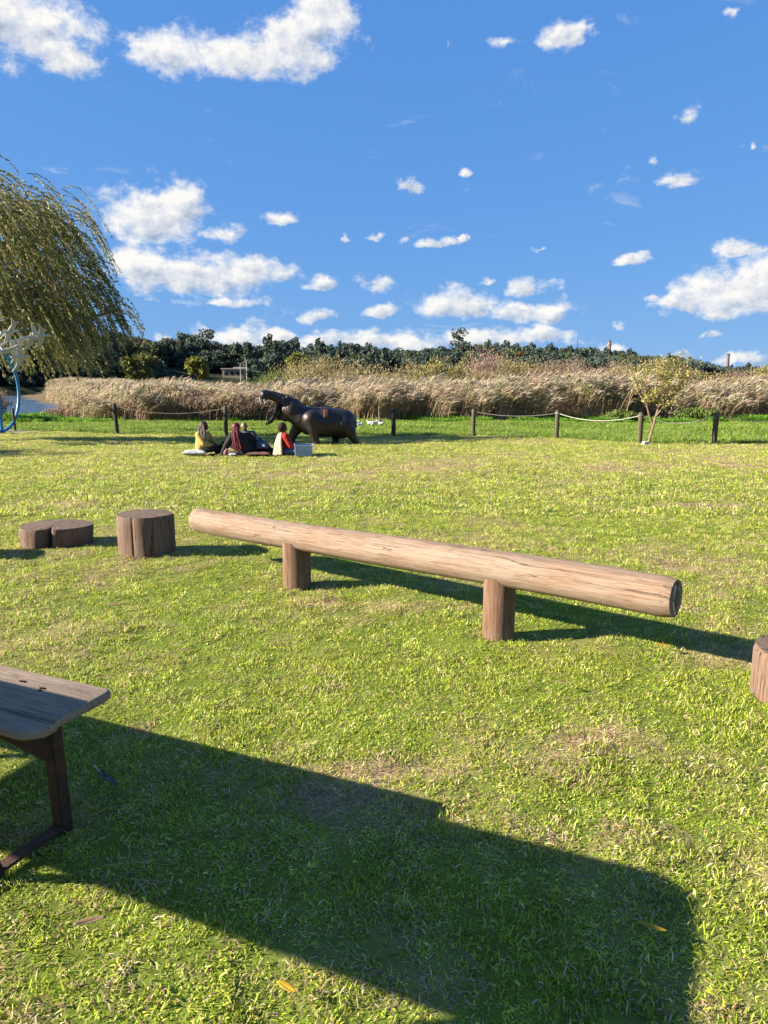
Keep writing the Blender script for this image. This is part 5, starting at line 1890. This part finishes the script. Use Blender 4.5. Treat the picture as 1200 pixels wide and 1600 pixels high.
def build_picnic_things():
    g = lambda x, y: gzf(x, y) + 0.035
    pm = mat('patterned_linen', (0.74, 0.72, 0.68), 0.9, color2=(0.30, 0.31, 0.34), scale=26, detail=2)
    cushion('cushion', (-4.78, 17.98, g(-4.78, 18.0)), (0.62, 0.46, 0.13), 0.1, pm, 'white patterned cushion under the yellow jacket', 'cushion')
    cushion('cushion', (-3.13, 17.80, g(-3.1, 17.8)), (0.62, 0.4, 0.09), 0.0, cloth('brown_cushion', (0.20, 0.10, 0.07)), 'flat brown cushion between the black jacket and the blanket', 'cushion')
    mt = MB()
    nx, ny = 24, 10
    vs = [(i / nx * 2.3 - 1.15, j / ny * 1.2 - 0.6, 0.012 * math.sin(i * 1.3 + j) + 0.03) for j in range(ny + 1) for i in range(nx + 1)]
    mt.add(vs, [(j * (nx + 1) + i, j * (nx + 1) + i + 1, (j + 1) * (nx + 1) + i + 1, (j + 1) * (nx + 1) + i) for j in range(ny) for i in range(nx)])
    o = mt.build('picnic_blanket', cloth('dark_picnic_blanket', (0.11, 0.085, 0.075)), None, True, (-3.3, 18.55, gzf(-3.3, 18.55)))
    sd = o.modifiers.new('s', 'SOLIDIFY')
    sd.thickness = 0.015
    tag(o, 'dark blanket spread on the lawn beneath the picnic group', 'blanket')
    # black slumped bag
    b = blob('rucksack', [[((0, 0, 0.10), 0.13), ((0.10, 0, 0.10), 0.12), ((0.02, 0, 0.25), 0.085)], [((0.1, 0, 0.1), 0.11), ((0.22, 0.02, 0.08), 0.075)]], 0.015,
             cloth('black_canvas', (0.015, 0.015, 0.018)), None, (), 4, (-3.06, 18.1, g(-3.06, 18.1)))
    tag(b, 'black slumped bag between the black jacket and the blanket', 'bag')
    # shiny blue foil bag, folded to a peak
    fb = MB()
    vs = [(-0.10, -0.06, 0), (0.16, -0.07, 0), (0.17, 0.08, 0), (-0.11, 0.08, 0), (-0.10, -0.05, 0.16), (0.15, -0.06, 0.12), (0.14, 0.05, 0.13), (-0.09, 0.06, 0.17), (-0.055, 0.0, 0.30), (-0.02, 0.01, 0.28), (0.07, 0.0, 0.17)]
    fb.add(vs, [(3, 2, 1, 0), (0, 1, 5, 4), (1, 2, 6, 5), (2, 3, 7, 6), (3, 0, 4, 7), (4, 5, 10, 8), (5, 6, 10), (6, 7, 9, 10), (7, 4, 8, 9), (8, 10, 9)])
    o = fb.build('snack_bag', mat('blue_foil', (0.012, 0.025, 0.09), 0.3, 0.3, color2=(0.02, 0.04, 0.12), scale=12, bump=0.6, bscale=18, spec=0.6), None, False, (-3.08, 17.86, g(-3.08, 17.86) + 0.17))
    tag(o, 'shiny dark blue peaked bag beside the black jacket', 'bag')
    wl = MB()
    wl.add([(0.03, -0.068, 0.05), (0.10, -0.071, 0.05), (0.095, -0.07, 0.095), (0.03, -0.066, 0.10)], [(0, 1, 2, 3)])
    wl.build('white_mark', mat('white_print', (0.75, 0.76, 0.8), 0.5, var=0.1), o, False)
    # pale blue translucent plastic box
    root = empty('plastic_box', (-2.0, 17.62, g(-2.0, 17.62)), 'pale blue translucent plastic box at the right end of the picnic', 'box')
    pb = mat('pale_blue_plastic', (0.55, 0.68, 0.82), 0.3, color2=(0.48, 0.62, 0.80), scale=5, trans=0.4, spec=0.5)
    def shell(w, d, h, t, z, name, taper=0.93):
        mb = MB()
        def ring(s, zz, q):
            return [(sx * (w / 2 - s) * q, sy * (d / 2 - s) * q, zz) for sx, sy in ((-1, -1), (1, -1), (1, 1), (-1, 1))]
        rs = [ring(0, z, taper), ring(0, z + h, 1), ring(t, z + h, 1), ring(t, z + t, taper)]
        vs = [p for r_ in rs for p in r_]
        fs = [(3, 2, 1, 0), (12, 13, 14, 15)]
        for j in range(3):
            for k in range(4):
                k2 = (k + 1) % 4
                fs.append((j * 4 + k, j * 4 + k2, (j + 1) * 4 + k2, (j + 1) * 4 + k))
        mb.add(vs, fs)
        o = mb.build(name, pb, root, False)
        bev(o, 0.012)
        return o
    shell(0.44, 0.32, 0.27, 0.006, 0, 'tub')
    rim = MB()
    pts = [(-0.225, -0.165, 0.27), (0.225, -0.165, 0.27), (0.225, 0.165, 0.27), (-0.225, 0.165, 0.27), (-0.225, -0.165, 0.27)]
    rim.tube(pts, 0.012, 6)
    rim.build('rim', pb, root)
    root.rotation_euler = (0.05, 0.03, 0.15)
    # bits lying about
    pk = blob('pouch', [[((0, 0, 0.05), 0.055), ((0.03, 0, 0.12), 0.045), ((0.06, 0.0, 0.17), 0.02)]], 0.012, cloth('dusty_pink', (0.36, 0.16, 0.16)), None, (), 3, (-3.97, 17.78, g(-3.97, 17.78)))
    tag(pk, 'small dusty pink pouch in front of the black jacket', 'pouch')
    wb = cushion('napkin', (-3.78, 17.72, g(-3.78, 17.72)), (0.2, 0.12, 0.05), 0.3, mat('white_napkin', (0.75, 0.75, 0.75), 0.9, var=0.1), 'crumpled white napkin by the red braids', 'napkin')
    bb = blob('camera_bag', [[((0, 0, 0.08), 0.07), ((0.14, 0, 0.08), 0.07)], [((0.05, 0, 0.14), 0.05), ((0.10, 0, 0.2), 0.025)]], 0.013, cloth('black_nylon', (0.02, 0.02, 0.022)), None, (), 3, (-4.27, 18.45, g(-4.27, 18.45) + 0.13))
    bb.location.z = g(-4.27, 18.45) + 0.02
    bb.scale = (1.1, 1.1, 1.35)
    tag(bb, 'small black bag between the yellow jacket and the black jacket', 'bag')

build_picnic_things()


# ------------------------------------------------------------------ ring sculpture with flying birds
def build_ring():
    bx, by = -15.25, 28.5
    bz = gzf(bx, by)
    root = empty('ring_sculpture', (bx, by, bz), 'blue metal ring sculpture with white flying birds at the left edge', 'sculpture')
    blue = mat('blue_paint', (0.02, 0.19, 0.42), 0.4, color2=(0.035, 0.26, 0.52), scale=5, bump=0.15, spec=0.5)
    white = mat('white_metal', (0.66, 0.65, 0.62), 0.5, var=0.2, scale=4, spec=0.4)
    v = Vector((bx, by, 0)).normalized()
    right = Vector((v.y, -v.x, 0))
    h = (right * 0.47 + v * 0.883).normalized()
    Rr = 1.62
    mb = MB()
    pts = [h * Rr * math.cos(a) + Vector((0, 0, Rr + 0.08 + Rr * math.sin(a))) for a in (2 * math.pi * k / 56 for k in range(57))]
    mb.tube(pts, 0.062, 10, False)
    mb.build('ring', blue, root)
    mb = MB()
    mb.tube([(0, 0, 0), (0, 0, 2 * Rr + 0.08)], 0.065, 10)
    mb.build('pole', blue, root)
    pl = MB()
    pl.tube([(0, 0, -0.15), (0, 0, 0.05)], [1.5, 1.45], 28)
    pl.build('plinth', mat('plinth_stone', (0.34, 0.29, 0.22), 0.9, var=0.4, scale=4), root)
    sc = 29.2 / 1111
    def P(px, py, dy):
        q = right * ((px - 3) * sc) + Vector((0, 0, (677 - py) * sc * 1.03))
        return q + v * dy
    r = random.Random(12)
    top = Vector((0, 0, 2 * Rr + 0.05))
    B = [((8, 514), (16, 494), (-2, 533), 0.3), ((26, 531), (34, 512), (13, 556), -0.2), ((12, 534), (24, 526), (-4, 538), 0.5), ((55, 538), (60, 519), (43, 559), 0.1),
         ((68, 535), (66, 518), (62, 554), -0.4), ((29, 556), (24, 536), (29, 575), 0.4), ((37, 566), (33, 544), (29, 588), 0.0), ((18, 558), (38, 549), (8, 566), -0.5), ((40, 541), (42, 534), (36, 556), 0.6)]
    for (c, w1, w2, dy) in B:
        c, a, b = P(*c, dy), P(*w1, dy - 0.25), P(*w2, dy + 0.25)
        mb = MB()
        fwd = (right * 0.9 + v * 0.2 + Vector((0, 0, r.uniform(-0.1, 0.25)))).normalized()
        mb.tube([c - fwd * 0.34, c - fwd * 0.22, c, c + fwd * 0.16, c + fwd * 0.24, c + fwd * 0.30, c + fwd * 0.38], [0.05, 0.03, 0.075, 0.055, 0.045, 0.03, 0.004], 9)
        bird = mb.build('bird', white, root)
        for tip in (a, b):
            wv = MB()
            s = (tip - c)
            mid = c + s * 0.5 + fwd * 0.06
            vs = [c + fwd * 0.12, c - fwd * 0.12, mid + fwd * 0.09, mid - fwd * 0.10, c + s * 0.8 + fwd * 0.03, c + s * 0.8 - fwd * 0.09, tip - fwd * 0.14]
            wv.add(vs, [(0, 1, 3, 2), (2, 3, 5, 4), (4, 5, 6)])
            o = wv.build('wing', white, bird, False)
            sd = o.modifiers.new('s', 'SOLIDIFY')
            sd.thickness = 0.015
        wr = MB()
        m = top.lerp(c, 0.5) + Vector((0, 0, 0.12))
        wr.tube([top, top.lerp(m, 0.5) + Vector((0, 0, 0.06)), m, c - fwd * 0.1], [0.018, 0.016, 0.014, 0.012], 6)
        wr.build('rod', white, root)

build_ring()


# ------------------------------------------------------------------ birds on the grass
def build_birds():
    white = mat('white_feathers', (0.80, 0.79, 0.76), 0.7, var=0.1, scale=20)
    grey = mat('grey_feathers', (0.20, 0.18, 0.15), 0.8, var=0.35, scale=18)
    beak = mat('yellow_beak', (0.55, 0.36, 0.06), 0.5, var=0.1)
    dark = mat('dark_leg', (0.05, 0.045, 0.04), 0.7, var=0.2)
    L = [(-1.22, 32.2, 0.0, 'white bird on the rough grass nearest the hippo tail, rear one', white),
         (-1.04, 30.7, 0.4, 'white bird on the rough grass nearest the hippo tail, front one', white),
         (-0.64, 31.6, 2.6, 'white bird leftmost of the four beside the dark fence post', white),
         (-0.50, 30.8, 1.2, 'smallest white bird, low in front of the four beside the dark post', white),
         (-0.42, 31.6, 0.2, 'white bird in the middle of the four beside the dark post', white),
         (-0.13, 31.1, 3.0, 'white bird closest to the dark fence post', white),
         (-0.22, 32.6, 2.7, 'grey brown bird with raised body behind the white birds', grey)]
    for k, (x, y, rz, lb, m) in enumerate(L):
        g = m is grey
        root = empty('bird', (x, y, gzf(x, y) + 0.07), lb, 'bird', 'birds on the rough grass', rz)
        root.scale = (0.72, 0.72, 0.72)
        s = 0.82 if k == 3 else 1.0
        if g:
            blob('body', [[((-0.26, 0, 0.08), 0.02), ((-0.1, 0, 0.18), 0.06), ((0.05, 0, 0.28), 0.07), ((0.14, 0, 0.37), 0.035), ((0.18, 0, 0.44), 0.04)]], 0.012, m, root, (), 3)
            hx, hz = 0.18, 0.44
        else:
            blob('body', [[((-0.17 * s, 0, 0.13 * s), 0.025), ((-0.08 * s, 0, 0.13 * s), 0.085 * s), ((0.05 * s, 0, 0.13 * s), 0.09 * s), ((0.12 * s, 0, 0.2 * s), 0.04), ((0.15 * s, 0, 0.25 * s), 0.04)]], 0.012, m, root, (), 3)
            hx, hz = 0.15 * s, 0.25 * s
        mb = MB()
        mb.tube([(hx + 0.02, 0, hz), (hx + 0.12, 0, hz - 0.015)], [0.016, 0.003], 7)
        mb.build('beak', beak, root)
        for q in (-1, 1):
            mb = MB()
            mb.tube([(0, 0.035 * q, 0.12), (0.01, 0.035 * q, -0.05), (0.01, 0.035 * q, -0.12)], [0.012, 0.008, 0.01], 6)
            mb.build('leg', dark, root)
            mb = MB()
            mb.ball((-0.05, 0.07 * s * q, 0.15 * s if not g else 0.22), (0.14 * s, 0.022, 0.06 * s), 10, 7, None, Euler((0, 0.1 if not g else -0.75, 0)).to_matrix())
            mb.build('wing', m, root)

build_birds()


# ------------------------------------------------------------------ far buildings, poles and masts
def build_far():
    wall = mat('cream_wall', (0.52, 0.40, 0.28), 0.9, var=0.15, scale=1)
    roofm = mat('pale_roof', (0.62, 0.53, 0.42), 0.8, var=0.15, scale=1)
    glass = mat('dark_glass', (0.03, 0.04, 0.05), 0.15, var=0.2)
    x, y = -47.6, 231.0
    z = 2.6
    root = empty('low_building', (x, y, z), 'low cream building with pale flat roof at the foot of the hill', 'building')
    b = MB()
    b.box((0, 3, 1.6), (8.0, 6, 3.2))
    w = b.build('wall', wall, root, False)
    b = MB()
    b.box((0, 3, 3.35), (8.8, 6.8, 0.35))
    b.box((1.6, 3, 3.7), (4.5, 4, 0.4))
    b.build('roof', roofm, root, False)
    for q in (-2.8, -0.9, 1.0):
        b = MB()
        b.box((q, -0.02, 1.9), (1.1, 0.08, 1.0))
        b.build('window', glass, root, False)
    b = MB()
    b.box((2.9, -0.02, 1.1), (1.0, 0.08, 2.1))
    b.build('door', mat('brown_door', (0.12, 0.07, 0.04), 0.7, var=0.2), root, False)
    x, y = -42.3, 240.0
    root = empty('turquoise_building', (x, y, 2.8), 'narrow turquoise clad building in front of the dark trees', 'building')
    tq = mat('turquoise_cladding', (0.06, 0.24, 0.26), 0.5, var=0.25, scale=1.5)
    b = MB()
    b.box((0, 1.5, 3.1), (2.5, 3, 6.2))
    b.build('wall', tq, root, False)
    for k in range(6):
        b = MB()
        b.box((0, -0.04, 0.6 + k * 1.02), (2.5, 0.1, 0.09))
        b.build('rail', mat('teal_rail', (0.10, 0.30, 0.32), 0.5, var=0.2), root, False)
    b = MB()
    b.box((0, 1.5, 6.28), (2.8, 3.3, 0.16))
    b.build('roof', roofm, root, False)
    pm = mat('pale_pole', (0.55, 0.53, 0.50), 0.7, var=0.2)
    for (x, y, z0, z1, rad, lb, arm) in ((-37.9, 200, 1.0, 7.8, 0.14, 'pale pole right in front of the turquoise building', 0),
                                         (-40.6, 205, 1.0, 7.0, 0.12, 'pale pole left of the turquoise building', 0),
                                         (-87.4, 180, 0.6, 7.5, 0.20, 'white pole across the pond below the willow', 0),
                                         (362, 850, 8, 28.5, 0.5, 'thin dark mast left of the far chimney on the right skyline', 1),
                                         (114.0, 430, 9, 27.0, 0.25, 'thin mast on the wooded skyline left of the stone tower', 1)):
        root = empty('pole', (x, y, z0), lb, 'pole')
        b = MB()
        b.tube([(0, 0, -1), (0, 0, z1 - z0)], [rad, rad * 0.7], 8)
        b.build('shaft', pm if not arm else mat('dark_steel', (0.08, 0.08, 0.09), 0.6, 0.3, var=0.2), root)
        b = MB()
        b.box((rad * 2.5, 0, z1 - z0 - 0.15), (rad * 6, rad * 1.2, rad))
        b.build('arm', pm, root, False)
    # stone tower on the ridge
    st = mat('tower_stone', (0.36, 0.25, 0.19), 0.9, var=0.25, scale=0.8)
    root = empty('tower', (148.2, 480, 13.5), 'slender stone tower standing on the wooded skyline at right', 'tower')
    b = MB()
    b.tube([(0, 0, -2), (0, 0, 12.4)], [1.5, 1.2], 8)
    b.build('shaft', st, root, False)
    b = MB()
    b.tube([(0, 0, 12.4), (0, 0, 12.9), (0, 0, 12.95), (0, 0, 14.6)], [1.55, 1.55, 1.0, 0.95], 8)
    b.build('gallery', st, root, False)
    b = MB()
    b.tube([(0, 0, 14.6), (0, 0, 16.2)], [1.15, 0.1], 8)
    b.build('spire', mat('lead_roof', (0.12, 0.11, 0.12), 0.6, var=0.2), root, False)
    # chimney and pale mine heap far right
    root = empty('chimney', (402.3, 850, 8), 'tall thin chimney on the far right skyline', 'chimney')
    b = MB()
    b.tube([(0, 0, 0), (0, 0, 26.5)], [2.1, 1.5], 12)
    b.build('stack', mat('chimney_brick', (0.20, 0.15, 0.14), 0.9, var=0.25, scale=0.5), root)
    b = MB()
    b.tube([(0, 0, 25.2), (0, 0, 26.9)], [1.9, 1.9], 12)
    b.build('rim', mat('chimney_cap', (0.09, 0.08, 0.08), 0.9, var=0.2), root)
    root = empty('small_chimney', (408.5, 852, 8), 'short stack standing just right of the tall chimney', 'chimney')
    b = MB()
    b.tube([(0, 0, 0), (0, 0, 14.5)], [1.3, 1.1], 10)
    b.build('stack', MATS['chimney_brick'], root)
    hp = MB()
    r = random.Random(4)
    top = []
    n = 22
    vs = []
    for k in range(n):
        u = k / (n - 1)
        xx = 335 + 56 * u
        hh = 21.0 - 10 * max(0, abs(u - 0.52) - 0.40) / 0.12 + r.uniform(-0.3, 0.3) - 0.8 * u
        vs += [(xx - 363, -12, -14), (xx - 363, 0, hh - 8), (xx - 363, 14, hh - 8.2)]
    hp.add(vs, [(k * 3 + j, k * 3 + 3 + j, k * 3 + 4 + j, k * 3 + 1 + j) for k in range(n - 1) for j in range(2)])
    o = hp.build('spoil_heap', mat('pale_spoil', (0.34, 0.28, 0.25), 0.95, var=0.25, scale=0.3), None, True, (363, 830, 8))
    tag(o, 'pale flat topped mine heap on the right skyline', 'mound')

build_far()


# ------------------------------------------------------------------ fallen leaves and a feather
def build_litter():
    def leaf(loc, L, W, rz, m, label, curl=0.25, tilt=0.1):
        n = 9
        vs, fs = [], []
        for i in range(n + 1):
            u = i / n
            w = W * math.sin(math.pi * min(1, u * 0.96 + 0.03)) ** 0.8
            x = (u - 0.5) * L
            z = curl * L * (u - 0.5) ** 2
            vs += [(x, -w / 2, z + 0.25 * w), (x, 0, z), (x, w / 2, z + 0.25 * w)]
        for i in range(n):
            for k in (0, 1):
                a = i * 3 + k
                fs.append((a, a + 3, a + 4, a + 1))
        mb = MB()
        mb.add(vs, fs)
        o = mb.build('fallen_leaf', m, None, True, (loc[0], loc[1], gzf(*loc) + 0.052))
        o.rotation_euler = (tilt, tilt, rz)
        sd = o.modifiers.new('s', 'SOLIDIFY')
        sd.thickness = 0.0012
        tag(o, label, 'leaf', 'leaves fallen on the lawn')
    yl = mat('yellow_leaf', (0.55, 0.36, 0.02), 0.6, color2=(0.42, 0.26, 0.02), scale=40)
    gl = mat('olive_leaf', (0.16, 0.15, 0.03), 0.6, color2=(0.22, 0.17, 0.05), scale=40)
    bl = mat('brown_leaf', (0.28, 0.16, 0.08), 0.7, color2=(0.40, 0.26, 0.14), scale=40)
    leaf((0.765, 1.785), 0.085, 0.016, -0.35, yl, 'yellow curved leaf in the large foreground shadow')
    leaf((1.685, 4.08), 0.10, 0.028, -0.1, yl, 'bright yellow leaf lying below the right end of the log')
    leaf((0.23, 1.66), 0.075, 0.018, -0.9, gl, 'olive leaf in shadow near the bottom edge of the picture')
    leaf((-0.25, 1.585), 0.06, 0.02, -0.5, yl, 'pale yellow leaf on the sunlit patch at the bottom')
    leaf((-0.86, 1.83), 0.09, 0.022, 0.5, bl, 'curled brown leaf on sunlit grass at the lower left')
    leaf((-1.95, 4.93), 0.09, 0.035, 0.3, bl, 'reddish brown leaf on grass below the tall stump')
    leaf((-1.2, 4.05), 0.08, 0.02, 0.1, bl, 'pale brown leaf on the grass between bench and log')
    leaf((0.93, 3.5), 0.07, 0.02, -0.3, bl, 'pale curled leaf below the right post of the log')
    root = empty('feather', (-1.115, 2.60, gzf(-1.115, 2.60) + 0.045), 'dark grey feather with pale quill lying beside the bench leg', 'feather', None, -0.75)
    q = MB()
    pts = [(-0.085, 0, 0.022), (-0.04, 0.002, 0.008), (0.0, 0.004, 0.002), (0.06, 0.0, 0.006), (0.10, -0.01, 0.014)]
    q.tube(pts, [0.0022, 0.002, 0.0017, 0.0012, 0.0005], 6)
    q.build('quill', mat('quill_white', (0.7, 0.67, 0.6), 0.5, var=0.1), root)
    v = MB()
    n = 12
    vs = []
    for i in range(n + 1):
        u = i / n
        x = -0.05 + 0.16 * u
        w = 0.015 * math.sin(math.pi * (0.08 + 0.9 * u)) ** 0.6
        y = 0.003 - 0.012 * max(0, u - 0.6)
        zz = 0.004 + 0.02 * abs(u - 0.4) ** 1.5
        vs += [(x + 0.012, y - w, zz + 0.006), (x, y, zz), (x + 0.012, y + w * 0.7, zz + 0.008)]
    v.add(vs, [(i * 3 + k, i * 3 + k + 3, i * 3 + k + 4, i * 3 + k + 1) for i in range(n) for k in (0, 1)])
    o = v.build('vane', mat('dark_feather', (0.085, 0.07, 0.058), 0.9, color2=(0.17, 0.14, 0.115), scale=60), root)
    sd = o.modifiers.new('s', 'SOLIDIFY')
    sd.thickness = 0.001

build_litter()
